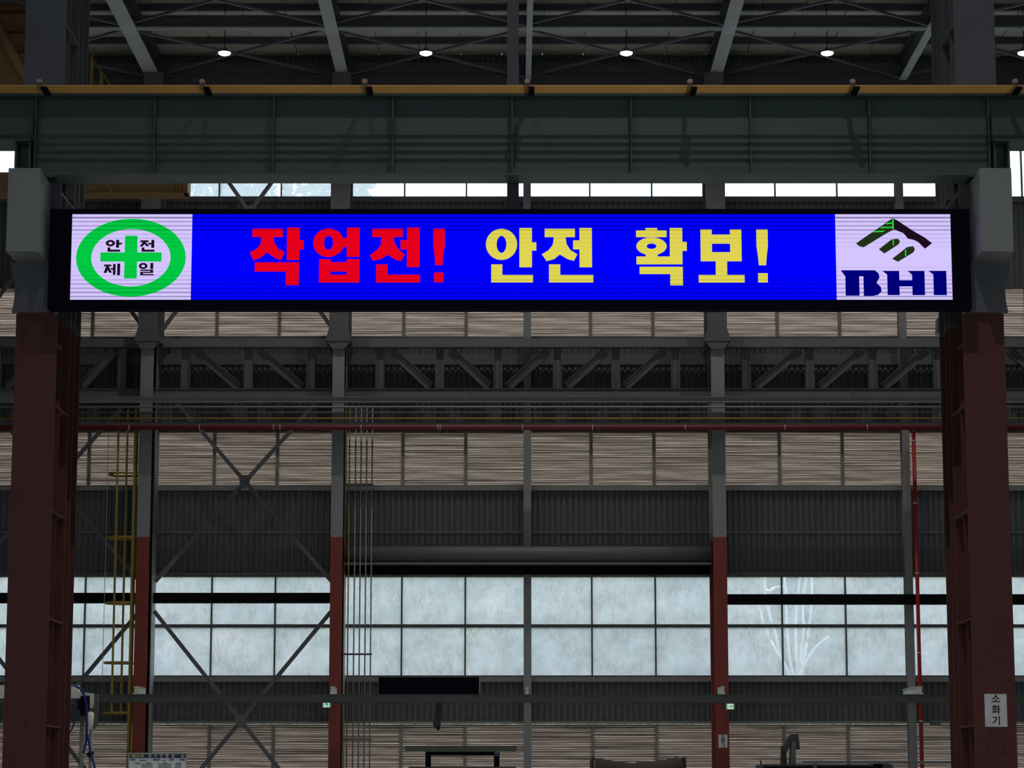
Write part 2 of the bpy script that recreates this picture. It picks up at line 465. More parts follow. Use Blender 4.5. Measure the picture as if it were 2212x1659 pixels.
# flat cross braces in the roof plane
XRAFT = [X(px, 70.0, 185) for px in (-60, 340, 745, 1141, 1540, 1943, 2345)]
RB = ['behind the left near column', 'behind the leftmost lamp', 'behind the second lamp from left', 'behind the third lamp from left', 'behind the fourth lamp from left', 'behind the right near column']
ya, yb_ = ys + 0.25, 69.3
for i in range(6):
    a, b = XRAFT[i] + 0.1, XRAFT[i+1] - 0.1
    zb = RAFTZ + 0.06
    t = thing('roof_brace', ((a+b)/2, (ya+yb_)/2, zb), 'crossed thin roof brace rods ' + RB[i], 'brace', 'crossed roof braces')
    MB().bar((a, ya, zb), (b, yb_, zb), 0.07, 0.06).build('brace_rod', M_GREYD, t)
    MB().bar((b, ya, zb + 0.065), (a, yb_, zb + 0.065), 0.07, 0.06).build('brace_rod', M_GREYD, t)
    y2 = ys - (yb_ - ya)
    MB().bar((a, y2, zb), (b, ys - 0.25, zb), 0.07, 0.06).build('brace_rod', M_GREYD, t)
    MB().bar((b, y2, zb + 0.065), (a, ys - 0.25, zb + 0.065), 0.07, 0.06).build('brace_rod', M_GREYD, t)

# high-bay lamps hanging in the picture
M_LENS = emit('lamp_lens', (1.0, 0.90, 0.66), 14.0)
LAMPS = [(485, 'leftmost'), (920, 'second from left'), (1353, 'third from left'), (1787, 'fourth from left'), (2212, 'cut off at the right edge')]
LY = 65.0
for px, wh in LAMPS:
    x, z = X(px, LY, 114), Z(114, LY)
    t = thing('high_bay_lamp', (x, LY, z), 'lit round high bay lamp hanging from the roof, ' + wh, 'lamp', 'high bay lamps')
    MB().tube([(x, LY, z), (x, LY, z - 0.035), (x, LY, z - 0.06)], [0.165, 0.155, 0.10], 24).build('lens', M_LENS, t)
    MB().tube([(x, LY, z + 0.002), (x, LY, z + 0.03), (x, LY, z + 0.09), (x, LY, z + 0.14)], [0.175, 0.17, 0.09, 0.05], 20).build('housing', M_GREYD, t)
    MB().tube([(x, LY, z + 0.14), (x, LY, RZ - 0.02)], 0.011, 6).build('cord', M_BLACK, t)
    lamp_light(x, LY, z - 0.075, 90.0)

# ------------------------------------------------------------------ far columns
Z_RED_TOP = Z(1160, 68.6)
COLS = {1: (313, 28, 'ladder'), 2: (729, 26, 'pipes'), 4: (1553, 29, 'notice')}
COL_LABEL = {1: 'far steel column, red below and grey above, beside the yellow ladder',
             2: 'far steel column, red below and grey above, beside five thin pipes',
             4: 'far steel column, red below, carrying a white paper notice'}
FY, FBY = 68.6, 69.9
COLX = {}
for i, (px, w, _) in COLS.items():
    x = X(px, FY); hw = w / 2 * X(CX + 1, FY); COLX[i] = x
    z1, z2, ztop = Z(738, FY), Z(728, FY), RAFTZ - 0.02
    t = thing('far_column', (x, FY + 0.6, 0), COL_LABEL[i], 'column', 'steel columns of the far wall')
    def hsec(za, zb, hw=hw):
        b = MB()
        b.box(x-hw, x+hw, FY, FY+0.025, za, zb).box(x-hw, x+hw, FBY-0.025, FBY, za, zb).box(x-0.012, x+0.012, FY+0.025, FBY-0.025, za, zb)
        return b
    hsec(0, Z_RED_TOP).build('lower_shaft', M_REDF, t)
    MB().box(x-hw-0.012, x+hw+0.012, FBY+0.001, FBY+0.03, 0, z1).box(x+hw+0.001, x+hw+0.02, FY+0.55, FBY, 0, z1).build('back_cover', M_GREY, t)
    hsec(Z_RED_TOP, z1).build('middle_shaft', M_GREY, t)
    uw = 0.27
    MB().box(x-uw, x+uw, FY-0.05, FY-0.02, z2, ztop).box(x-0.015, x+0.015, FY-0.02, FBY, z2, ztop).box(x-uw, x+uw, FBY-0.03, FBY, z2, ztop).build('upper_shaft', M_GREYD, t)
    MB().box(x-uw-0.08, x+uw+0.08, FY-0.12, FBY, z1, z2).build('bearing_plate', M_GREYD, t)
    MB().prism([(x-uw-0.06, z1), (x-hw, z1-0.22), (x+hw, z1-0.22), (x+uw+0.06, z1)], FY-0.10, FY-0.005).build('corbel', M_GREYD, t)
    MB().prism([(x-uw-0.07, z2), (x+uw+0.07, z2), (x+uw, z2+0.24), (x-uw, z2+0.24)], FY-0.10, FY-0.055).build('gusset', M_GREYD, t)
    MB().box(x-hw-0.12, x+hw+0.12, FY-0.12, FBY, 0, 0.03).build('base_plate', M_GREYD, t)
for i, lab in ((3, 'narrow grey wall post at the centre of the far wall'), (5, 'narrow grey wall post beside the red riser pipe')):
    x = XC[i]
    t = thing('wall_post', (x, 69.7, 0), lab, 'post', 'narrow posts of the far wall')
    MB().box(x-0.107, x+0.107, 69.62, 69.635, 0, RAFTZ-0.02).box(x-0.107, x+0.107, 69.945, 69.96, 0, RAFTZ-0.02).build('flange', M_GREY, t)
    MB().box(x-0.008, x+0.008, 69.635, 69.945, 0, RAFTZ-0.02).build('web', M_GREY, t)
# ends of the row that the near columns hide partly
for i in (0, 6):
    x = XC[i]
    tag(MB().ibeam((x, 69.3, 0), (x, 69.3, RAFTZ-0.02), 0.4, 1.1, 0.03, up=(0,1,0)).build('far_column', M_GREY), 'far grey steel column beyond the %s picture edge' % ('left' if i == 0 else 'right'), 'column', 'steel columns of the far wall')

# ------------------------------------------------------------------ wall bracing
def brace(xa, xb, zt, zb, y, label, plate=True, crop=0.0):
    t = thing('cross_brace', ((xa+xb)/2, y, zb), label, 'brace', 'crossed braces of the far wall')
    c_ = crop * (xb - xa); zc_ = zt + crop * (zb - zt)
    MB().bar((xa + c_, y, zc_), (xb, y, zb), 0.11, 0.07, up=(0,1,0)).build('brace_rod', M_GREYD, t)
    MB().bar((xb - c_, y + 0.075, zc_), (xa, y + 0.075, zb), 0.11, 0.07, up=(0,1,0)).build('brace_rod', M_GREYD, t)
    if plate:
        xm, zm = (xa+xb)/2, (zt+zb)/2
        MB().prism([(xm-0.16, zm+0.05), (xm-0.1, zm-0.17), (xm+0.1, zm-0.17), (xm+0.16, zm+0.05), (xm+0.08, zm+0.17), (xm-0.08, zm+0.17)], y-0.06, y-0.037).build('gusset_plate', M_GREYD, t)
BY = 69.25
for i in (0, 1):
    xa, xb = (X(340, BY) - PITCH_M*(1-i), X(719, BY) - PITCH_M*(1-i))
    wh = 'between yellow ladder and five thin pipes' if i else 'left of the yellow ladder'
    brace(xa, xb, Z(202, BY), Z(716, BY), BY, 'upper crossed brace behind the lit sign, ' + wh)
    brace(xa, xb, Z(826, BY), Z(1256, BY), BY, 'middle crossed brace over the louvres, ' + wh, crop=0.085)
    brace(xa, xb, Z(1320, BY), Z(1796, BY), BY, 'lowest crossed brace down to the floor, ' + wh)

# ------------------------------------------------------------------ lattice girder
TY = 69.35
tr = thing('lattice_girder', (0, TY, Z(860, TY)), 'long grey lattice girder with slanting struts along the far wall', 'girder')
x0, x1 = X(-250, TY), X(2460, TY)
def flat_h(zc, h, name):
    MB().box(x0, x1, TY-0.16, TY-0.14, zc-h/2, zc+h/2).box(x0, x1, TY+0.14, TY+0.16, zc-h/2, zc+h/2).box(x0, x1, TY-0.14, TY+0.14, zc-0.012, zc+0.012).build(name, M_TRUSS, tr)
zt_, zb_ = (Z(733, TY), Z(752, TY)), (Z(842, TY), Z(858, TY))
flat_h(sum(zt_)/2, abs(zt_[0]-zt_[1]), 'top_chord'); flat_h(sum(zb_)/2, abs(zb_[0]-zb_[1]), 'bottom_chord')
MB().box(x0, x1, TY-0.20, TY+0.16, Z(751, TY)-0.012, Z(751, TY)).build('chord_plate', M_TRUSS, tr)
MB().box(x0, x1, TY-0.20, TY+0.16, Z(842, TY), Z(842, TY)+0.012).build('chord_plate', M_TRUSS, tr)
VERT = [-7, 129, 265, 401, 537, 672, 821, 950, 1076, 1204, 1330, 1459, 1611, 1749, 1885, 2025, 2161, 2297]
za, zb = Z(752, TY) - 0.013, Z(842, TY) + 0.013
for px in VERT:
    x = X(px, TY, 800)
    MB().ibeam((x, TY, zb), (x, TY, za), 0.26, 0.24, 0.014, up=(1, 0, 0)).build('upright', M_TRUSS, tr)
DIAG = [(10, 112, 1), (145, 250, 1), (175, 250, 1), (416, 522, -1), (552, 657, -1), (840, 935, -1), (968, 1061, -1), (1092, 1189, 1), (1219, 1315, 1), (1345, 1442, 1),
        (1626, 1735, 1), (1765, 1870, 1), (1901, 2010, 1), (2176, 2280, -1)]
for pa, pb, s in DIAG[:1] + DIAG[2:]:
    xa, xb = X(pa, TY, 800) , X(pb, TY, 800)
    p, q = ((xa, TY, zb), (xb, TY, za)) if s > 0 else ((xa, TY, za), (xb, TY, zb))
    p, q = Vector(p), Vector(q); d = (q - p).normalized() * 0.1
    nrm = Vector((d.z, 0, -d.x)).normalized()
    b = MB(); b.ibeam(p + d, q - d, 0.22, 0.24, 0.014, up=nrm); b.build('diagonal', M_TRUSS, tr)

# ------------------------------------------------------------------ pipes along the wall
PY = 68.25
xa, xb = X(-250, PY), X(2460, PY)
def pipe(pc, dpx, name, label, m, y=PY, cat='pipe'):
    r = dpx / 2 * X(CX + 1, y)
    return tag(MB().tube([(xa, y, Z(pc, y)), (xb, y, Z(pc, y))], r, 14).build(name, m), label, cat)
tag(MB().box(xa, xb, PY+0.02, PY+0.20, Z(868, PY), Z(858, PY)).box(xa, xb, PY-0.02, PY+0.20, Z(868, PY)-0.015, Z(868, PY)).box(xa, xb, PY-0.02, PY+0.20, Z(858, PY), Z(858, PY)+0.015).build('pipe_rail', M_PIPE), 'wide grey channel rail directly under the lattice girder', 'rail')
pipe(879, 4.5, 'conduit', 'grey conduit, topmost of the thin pipes under the channel rail', M_PIPE, cat='conduit')
pipe(891, 3.5, 'conduit', 'thin grey conduit second below the channel rail', M_GREYD, cat='conduit')
pipe(904, 4.0, 'gas_pipe', 'thin yellow pipe running along the wall above the red pipe', M_YEL)
tag(MB().box(xa, xb, PY+0.02, PY+0.07, Z(917.5, PY), Z(911, PY)).build('support_rail', M_GREYD), 'flat dark rail just above the red pipe', 'rail')
rp = thing('sprinkler_pipe', (0, PY, Z(924, PY)), 'long dark red sprinkler pipe with pale couplings across the wall', 'pipe')
rr = 5.6 * X(CX + 1, PY); zr = Z(923.5, PY)
MB().tube([(xa, PY, zr), (xb, PY, zr)], rr, 16).build('pipe_run', M_FIRE, rp)
for px in (279, 431, 591, 605, 780, 946, 951, 1129, 1280, 1480, 1695, 1873, 2040):
    x = X(px, PY, 924)
    MB().tube([(x-0.012, PY, zr), (x+0.012, PY, zr)], rr*1.06, 14).build('coupling', M_PALE, rp)
for px, wh in ((601, 'left of the five-pipe column'), (1016, 'left of the centre post'), (1331, 'right of the centre post'), (1845, 'left of the red riser')):
    x = X(px, PY, 880)
    t = tag(MB().box(x-0.05, x+0.05, PY+0.205, PY+0.23, Z(908, PY), Z(842, PY)).box(x-0.11, x+0.11, PY+0.03, PY+0.23, Z(908, PY)-0.012, Z(908, PY)).build('pipe_hanger', M_GREYD), 'grey strap hanger holding the wall pipes, ' + wh, 'hanger', 'pipe hangers')
rx = X(1975, 69.35)
rs = thing('riser_pipe', (rx, 69.3, 0), 'bright red vertical riser pipe with pale rings on the right', 'pipe')
MB().tube([(rx, 69.35, 0), (rx, 69.35, Z(930, 69.35))], 0.055, 14).build('pipe_run', M_RISER, rs)
MB().tube([(rx, 69.35, Z(930, 69.35)), (rx, 68.9, Z(926, 69.0)), (rx, PY+rr, zr)], 0.055, 12).build('elbow', M_FIRE, rs)
for py in (953, 1087, 1238, 1410, 1558):
    MB().tube([(rx, 69.35, Z(py, 69.35)-0.02), (rx, 69.35, Z(py, 69.35)+0.02)], 0.062, 12).build('coupling', M_PALE, rs)

# five thin pipes beside the second column, with clamp bars
VY = 68.9
VP = [755, 768, 780, 792, 804]
VN = ['leftmost, ochre one', 'second from left', 'middle one', 'fourth from left', 'rightmost']
for px, nm in zip(VP, VN):
    x = X(px, VY)
    tag(MB().tube([(x, VY, 0.2), (x, VY, Z(880, VY))], 0.019, 8).build('vertical_pipe', M_YEL if px == 755 else M_PIPE), 'thin vertical pipe beside the red column, ' + nm, 'pipe', 'five thin vertical pipes')
for py, wh in ((1047, 'under the middle louvres'), (1218, 'at the shutter box'), (1413, 'across the low window'), (1597, 'near the floor')):
    a, b = X(746, VY), X(807, VY)
    tag(MB().box(a, b, VY+0.021, VY+0.06, Z(py, VY)-0.025, Z(py, VY)+0.025).build('clamp_bar', M_GREYD), 'dark clamp bar holding the five thin pipes, ' + wh, 'clamp', 'pipe clamp bars')

# ------------------------------------------------------------------ shutter box and black beams across the low windows
HY = 69.28
a, b = X(746, HY), X(1533, HY)
sh = thing('shutter_box', ((a+b)/2, HY, Z(1240, HY)), 'long grey roller shutter box above the middle low windows', 'shutter')
MB().tube([(a, HY, (Z(1180, HY)+Z(1216, HY))/2), (b, HY, (Z(1180, HY)+Z(1216, HY))/2)], abs(Z(1180, HY)-Z(1216, HY))/2, 20).build('roller_drum', M_GREYD, sh)
MB().box(a, b, HY-0.23, HY-0.20, Z(1219, HY), Z(1216.5, HY)).box(a, b, HY+0.25, HY+0.28, Z(1238, HY), Z(1180, HY)).box(a, b, HY-0.2, HY+0.25, Z(1219, HY)-0.01, Z(1219, HY)).build('cover', M_LMULL, sh)
MB().box(a, b, HY+0.05, HY+0.12, Z(1241, HY), Z(1221, HY)).build('bottom_slat', M_BLACK, sh)
KY = 69.5
for pa, pb, t0, t1, lab in ((-200, 1139-414, 1281, 1303, 'thick black beam across the left low windows'), (1566, 2420, 1284, 1306, 'thick black beam across the right low windows')):
    tag(MB().box(X(pa, KY, 1300), X(pb, KY, 1300), KY-0.1, KY+0.12, Z(t1, KY), Z(t0, KY)).build('black_beam', M_BLACK), lab, 'beam', 'black beams over the low windows')

# ------------------------------------------------------------------ low runway beam and what hangs on it
RY = 67.4
a, b = X(208, RY, 1510), X(2420, RY, 1510)
zt, zb = Z(1500, RY), Z(1518, RY)
rb = thing('runway_beam', ((a+b)/2, RY, zb), 'long dark olive beam running low across the far hall', 'beam')
MB().box(a, b, RY-0.01, RY+0.01, zb+0.015, zt-0.015).build('web', M_BEAM, rb)
MB().box(a, b, RY-0.10, RY+0.10, zt-0.015, zt).build('top_flange', M_BEAM, rb)
MB().box(a, b, RY-0.10, RY+0.10, zb, zb+0.015).build('bottom_flange', M_BEAM, rb)
MB().box(a, b, RY-0.09, RY-0.075, zb+0.016, zt-0.016).build('side_plate', M_BEAM, rb)
for px, w in ((296, 13), (718, 9), (1139, 6), (1561, 8), (1984, 16)):
    x = X(px, RY, 1490); hw = w/2*X(CX+1, RY)
    ztb = Z(1483, RY)
    k = MB().box(x-hw*0.75, x+hw*0.75, RY-0.12, 68.58 if px in (296, 718, 1561) else 69.6, zt+0.04, ztb-0.015)
    k.box(x-hw, x+hw, RY-0.14, 68.58 if px in (296, 718, 1561) else 69.6, ztb-0.015, ztb)
    k.box(x-hw*1.1, x+hw*1.1, RY-0.14, RY+0.2, zt+0.001, zt+0.04)
    k.build('beam_bracket', M_CREAM, rb)
a, b = X(818, RY, 1480), X(1035, RY, 1480)
bb = thing('black_panel', ((a+b)/2, RY, zt), 'long black panel standing on the low beam', 'panel')
MB().box(a, b, RY-0.095, RY-0.075, zt+0.001, Z(1463, RY)).build('panel_sheet', M_SIGNBLACK, bb)
MB().box(b, b+0.03, RY-0.10, RY-0.05, zt+0.001, Z(1463, RY)).box(a-0.012, a, RY-0.10, RY-0.05, zt+0.001, Z(1463, RY)).build('edge_strip', M_GREY, bb)
M_RAG = mat('dark_cloth', (0.035, 0.038, 0.045), 0.9, 0.2, 6)
rag = MB()
pts_l = [(942, 1519), (940, 1540), (938, 1556), (935, 1566), (938, 1569), (936, 1571), (941, 1573), (944, 1575), (947, 1579)]
pts_r = [(955, 1519), (954.5, 1540), (953, 1556), (952.5, 1566), (952.3, 1569), (952, 1571), (951.5, 1573), (950, 1576), (948, 1579)]
for side in (0, 1):
    pass
vs = []; n = len(pts_l)
for k_ in range(n):
    yy = RY - 0.14 + 0.03*math.sin(k_*1.3)
    vs += [(X(pts_l[k_][0], RY, 1540), yy, Z(pts_l[k_][1], RY)), (X(pts_r[k_][0], RY, 1540), yy + 0.02*math.cos(k_), Z(pts_r[k_][1], RY))]
vs2 = [(v[0], v[1] + 0.012, v[2]) for v in vs]
fs = []
for k_ in range(n - 1):
    i0 = 2*k_; o_ = 2*n
    fs += [(i0, i0+1, i0+3, i0+2), (i0+o_, i0+2+o_, i0+3+o_, i0+1+o_), (i0, i0+2, i0+2+o_, i0+o_), (i0+1, i0+1+o_, i0+3+o_, i0+3)]
fs += [(0, 2*n, 2*n+1, 1)]
rag.add(vs + vs2, fs)
tag(rag.build('cloth_strip', M_RAG), 'torn dark cloth strip hanging below the low beam', 'cloth')

# exit lights and notice on the far columns
M_EXITW = emit('exit_white', (0.55, 0.80, 0.62), 0.8)
M_EXITG = emit('exit_green', (0.03, 0.42, 0.13), 0.8)
for px, py, yy, wh, ar in ((705.5, 1522, RY + 0.9, 'left of the five-pipe column', 1), (1577.5, 1526, RY + 0.9, 'right of the notice column', 1)):
    x, z = X(px, yy, py), Z(py, yy)
    t = thing('exit_light', (x, yy, z), 'small lit green exit light hanging under the beam, ' + wh, 'sign', 'exit lights')
    MB().box(x-0.125, x+0.125, yy, yy+0.06, z-0.09, z+0.085).build('case', M_LIGHTGREY, t)
    MB().box(x-0.085, x+0.085, yy-0.006, yy-0.001, z-0.07, z+0.07).build('lit_face', M_EXITW, t)
    g = MB()
    g.prism([(x-0.06, z+0.010), (x+0.02, z+0.010), (x+0.02, z+0.045), (x+0.07, z), (x+0.02, z-0.045), (x+0.02, z-0.010), (x-0.06, z-0.010)] if px > 1000 else
            [(x-0.03, z+0.05), (x+0.015, z+0.05), (x+0.05, z+0.0), (x+0.02, z-0.055), (x-0.005, z-0.055), (x+0.01, z-0.01), (x-0.045, z-0.02)], yy-0.010, yy-0.007)
    g.build('arrow' if px > 1000 else 'running_mark', M_EXITG, t)
    xm = COLX[4] if px > 1000 else COLX[2]
    MB().box(min(x, xm), max(x, xm), FY-0.031, FY-0.002, z-0.02, z+0.02).box(x-0.02, x+0.02, yy+0.061, FY-0.032, z-0.02, z+0.02).build('mount_arm', M_GREYD, t)
M_PAPER = mat('white_paper', (0.74, 0.74, 0.75), 0.35, 0.25, 7)
M_INK = mat('dark_red_ink', (0.060, 0.012, 0.012), 0.6, 0.2, 8)
def notice(pl, pr, pt, pb, y, label, size):
    x0, x1, z0, z1 = X(pl, y, pt), X(pr, y, pt), Z(pb, y), Z(pt, y)
    t = thing('paper_notice', ((x0+x1)/2, y, z0), label, 'notice', 'fire extinguisher notices')
    MB().box(x0, x1, y-0.006, y-0.002, z0, z1).build('sheet', M_PAPER, t)
    for k_, ch in enumerate('소화기'):
        text_mb(ch, (x0+x1)/2 + 0.01*(x1-x0), y-0.008, z1 - (k_+0.5)*(z1-z0)/3.0 + 0.0*size, size, bold=size*0.022).build('letter', M_INK, t)
    return t
notice(1552, 1571, 1587, 1615, FY - 0.0, 'small white paper notice with three dark letters on the far red column', 0.14)
bx, bz = X(2020, 69.8, 1561), Z(1568, 69.8)
jb = thing('junction_box', (bx, 69.8, bz), 'small dark box on the wall above the right lowest louvres', 'box')
MB().box(bx-0.13, bx+0.13, 69.72, 69.88, bz, bz+0.17).build('case', M_MULL, jb)
MB().box(bx-0.14, bx+0.14, 69.70, 69.719, bz+0.0, bz+0.18).build('lid', M_GREYD, jb)

# ------------------------------------------------------------------ yellow caged ladder beside the first far column
LX, LYY = X(293, 68.75), 68.75
ld = thing('caged_ladder', (LX, LYY, 0), 'tall yellow caged ladder fixed to the left far column', 'ladder')
ztop, zcage = Z(880, LYY), Z(1540, LYY)
for yy in (LYY - 0.2, LYY + 0.2):
    MB().box(LX-0.03, LX+0.03, yy-0.012, yy+0.012, 0.1, ztop).build('stile', M_YEL, ld)
zz = 0.4
while zz < ztop:
    MB().tube([(LX, LYY-0.188, zz), (LX, LYY+0.188, zz)], 0.013, 6, False).build('rung', M_YEL, ld); zz += 0.3
for py in (1025, 1162, 1303, 1432, 1540):
    zc = Z(py, LYY); n = 12; R = 0.36
    outer = []; 
    for k_ in range(n + 1):
        a = math.pi/2 + math.pi*k_/n
        outer.append((LX - 0.38 + R*math.cos(a), LYY + R*math.sin(a)))
    path = [(LX + 0.02, LYY + R)] + outer + [(LX + 0.02, LYY - R)]
    hb = MB()
    for (p0, p1) in zip(path[:-1], path[1:]):
        hb.bar((p0[0], p0[1], zc), (p1[0], p1[1], zc), 0.010, 0.06)
    hb.build('cage_hoop', M_YEL, ld)
for dx, dy in ((-0.44, -0.355), (-0.30, 0.355)):
    MB().box(LX+dx-0.03, LX+dx+0.03, LYY+dy-0.006, LYY+dy+0.006, zcage - 0.03, ztop).build('cage_strap', M_YEL, ld)
xr_ = X(233, 68.8)
tag(MB().tube([(xr_, 68.8, Z(1500, 68.8)), (xr_, 68.8, Z(932, 68.8))], 0.008, 6).build('pull_rope', M_PALE), 'thin pale rope hanging left of the yellow ladder', 'rope')

# ------------------------------------------------------------------ near columns
NY = 35.2
M_RED2 = M_RED
N_RED_TOP = Z(677, NY)
def near_column(px_mid, side, label):
    x = X(px_mid, NY, 1000); hw = 45 * X(CX + 1, NY)
    t = thing('near_column', (x, NY + 1.0, 0), label, 'column', 'near built-up columns framing the lit sign')
    def part(za, zb):
        b = MB()
        b.box(x-hw, x+hw, NY, NY+0.03, za, zb)                          # front flange
        b.box(x-hw, x+hw, NY+1.10, NY+1.13, za, zb)                     # back flange of the first leg
        b.box(x-0.012, x+0.012, NY+0.03, NY+1.10, za, zb)               # web
        b.box(x-hw, x+hw, NY+1.46, NY+1.49, za, zb)                     # second leg
        b.box(x-hw, x+hw, NY+1.92, NY+1.95, za, zb)
        b.box(x-0.012, x+0.012, NY+1.13, NY+1.92, za, zb)
        return b
    part(0, N_RED_TOP).build('lower_shaft', M_RED2, t)
    part(N_RED_TOP, RZ - 0.01).build('upper_shaft', M_GREYD, t)
    s = side
    for za, zb, m in ((0, N_RED_TOP, M_RED2), (N_RED_TOP, RZ - 0.02, M_GREYD)):
        MB().box(x + s*0.012, x + s*(hw-0.01), NY+0.45, NY+0.462, za, zb).build('rib', m, t)
    for py in (1799, 1567, 1336, 1103, 874):
        z = Z(py, NY)
        MB().box(x + s*0.012, x + s*hw, NY+0.031, NY+1.099, z-0.012, z+0.012).build('stiffener', M_RED2, t)
    z = Z(741, NY)
    MB().box(x + s*0.012, x + s*hw, NY+0.031, NY+0.449, z-0.012, z+0.012).build('stiffener', M_RED2, t)
    for py in (415, 51):
        z = Z(py, NY)
        MB().box(x + s*0.012, x + s*hw, NY+0.031, NY+1.099, z-0.012, z+0.012).build('stiffener', M_GREYD, t)
    # grey bracket that carries the crane girder
    bw = 34.5 * X(CX + 1, NY); bx = x + (-s) * 10 * X(CX+1, NY)
    zt, zm, zl, zb = Z(363, 34.32), Z(543, 34.32), Z(566, NY), N_RED_TOP
    zs = Z(379, 34.6)
    MB().box(bx-bw, bx+bw, 34.32, 34.55, zs, zt).build('bracket_stop', M_GREY, t)
    MB().box(bx-bw, bx+bw, 34.32, NY-0.002, zm, zs).build('bracket', M_GREY, t)
    # haunch: flared plate under the bracket
    q = MB()
    n = 8; pr = []
    for k_ in range(n + 1):
        f = k_ / n
        pr.append((hw*(0.78 + 0.0*f) + (0.10*(1-f)**3) + 0.05*f**4, zm - 0.001 + (zb - zm)*f))
    poly = [(bx + (hw*0.80 + 0.02*f), z_) for (f, z_) in [(0, 0)]]
    poly = [(bx - w_, z_) for w_, z_ in pr] + [(bx + w_, z_) for w_, z_ in reversed(pr)]
    q.prism(poly, NY-0.10, NY-0.003)
    q.build('haunch', M_GREYD, t)
    for sx in (-1, 1):
        MB().tube([(x + sx*hw*0.93, NY-0.03, zb+0.02), (x + sx*hw*0.93, NY-0.002, zb+0.02)], 0.03, 8).build('bolt', M_PALE, t)
    MB().box(x-hw-0.15, x+hw+0.15, NY-0.15, NY+2.1, 0, 0.04).build('base_plate', M_GREYD, t)
    return t, x, hw
ncl, nxl, nhw = near_column(70, 1, 'huge near steel column at left, red below and grey above')
ncr, nxr, _ = near_column(2133, -1, 'huge near steel column at right, red below, with extinguisher notice')
notice(2126, 2174, 1499, 1570, NY - 0.001, 'crumpled white paper notice with three letters on the right near column', 0.138)
M_STENCIL = mat('stencil_black', (0.085, 0.028, 0.026), 0.7, 0.3, 6)
for body, px, py, sz in (('1', 2136, 1620, 0.21), ('5', 2167, 1620, 0.21), ('B', 2139, 1588, 0.14), ('2', 2167, 1588, 0.14)):
    text_mb(body, X(px, NY, py), NY-0.003, Z(py, NY), sz, bold=0.004).build('stencil_mark', M_STENCIL, ncr)
# dark scuffs on the left column
for px, py, r_ in ((24, 1572, 0.03), (56, 1571, 0.035), (55, 1606, 0.03)):
    MB().tube([(X(px, NY, py), NY-0.002, Z(py, NY)), (X(px, NY, py), NY-0.001, Z(py, NY))], r_, 10).build('scuff', M_STENCIL, ncl)
# loudspeaker on the back of the right column
sx, sz = X(2033, 37.3, 700), Z(718, 37.3)
sp = thing('horn_speaker', (sx, 37.3, sz), 'small grey horn speaker on the left side of the right near column', 'speaker')
MB().prism([(sx-0.06, sz+0.03), (sx+0.05, sz), (sx+0.12, sz+0.02), (sx+0.12, sz+0.30), (sx+0.02, sz+0.30), (sx-0.05, sz+0.22)], 37.25, 37.5).build('case', M_LIGHTGREY, sp)
MB().prism([(sx-0.065, sz-0.01), (sx+0.05, sz-0.035), (sx+0.05, sz-0.008), (sx-0.065, sz+0.02)], 37.22, 37.5).build('lip', M_GREY, sp)

# ------------------------------------------------------------------ crane girder on the brackets, with rail
GY = 34.86
zt, zb = Z(202, GY - 0.25), Z(378, GY - 0.25)
gx0, gx1 = X(75, GY, 300), X(2138, GY, 300)
cg = thing('crane_girder', (0, GY, zb), 'deep dark green crane girder above the lit sign', 'girder')
MB().box(gx0, gx1, GY-0.008, GY+0.008, zb+0.03, zt-0.03).build('web', M_GREEN, cg)
MB().box(gx0, gx1, GY-0.26, GY+0.26, zt-0.03, zt).build('top_flange', M_GREEN, cg)
MB().box(X(103, GY), X(2109, GY), GY-0.26, GY+0.26, zb, zb+0.03).build('bottom_flange', M_GREEN, cg)
for k_ in range(9):
    px = 75 + k_ * 257.8; x = X(px, GY-0.2, 300)
    MB().box(x-0.009, x+0.009, GY-0.19, GY-0.009, zb+0.031, zt-0.031).build('stiffener', M_GREEN, cg)
zmid = Z(304, GY - 0.25)
for xa_, xb_, wh in ((XL + 0.05, gx0 - 0.02, 'left'), (gx1 + 0.02, XR - 0.05, 'right')):
    g2 = thing('crane_girder', ((xa_+xb_)/2, GY, zmid), 'shallower dark green girder end beyond the %s near column' % wh, 'girder')
    MB().box(xa_, xb_, GY-0.008, GY+0.008, zmid+0.03, zt-0.03).build('web', M_GREEN, g2)
    MB().box(xa_, xb_, GY-0.26, GY+0.26, zt-0.03, zt).build('top_flange', M_GREEN, g2)
    MB().box(xa_, xb_, GY-0.26, GY+0.26, zmid, zmid+0.03).build('bottom_flange', M_GREEN, g2)
    xe = xb_ if wh == 'left' else xa_
    s = -1 if wh == 'left' else 1
    for o_ in (0.0, 0.20):
        MB().box(xe + s*o_, xe + s*(o_+0.03), GY-0.16, GY+0.16, Z(362, GY-0.16), zmid-0.001).build('end_plate', M_GREEN, g2)
    MB().box(xe + s*0.031, xe + s*0.199, GY+0.10, GY+0.12, Z(362, GY-0.16), zmid-0.001).build('back_plate', M_GREEN, g2)
tag(MB().box(XL+0.05, XR-0.05, GY-0.035, GY+0.035, zt+0.001, zt+0.10).build('crane_rail', M_PURLIN), 'dark steel crane rail on top of the green girder', 'rail')
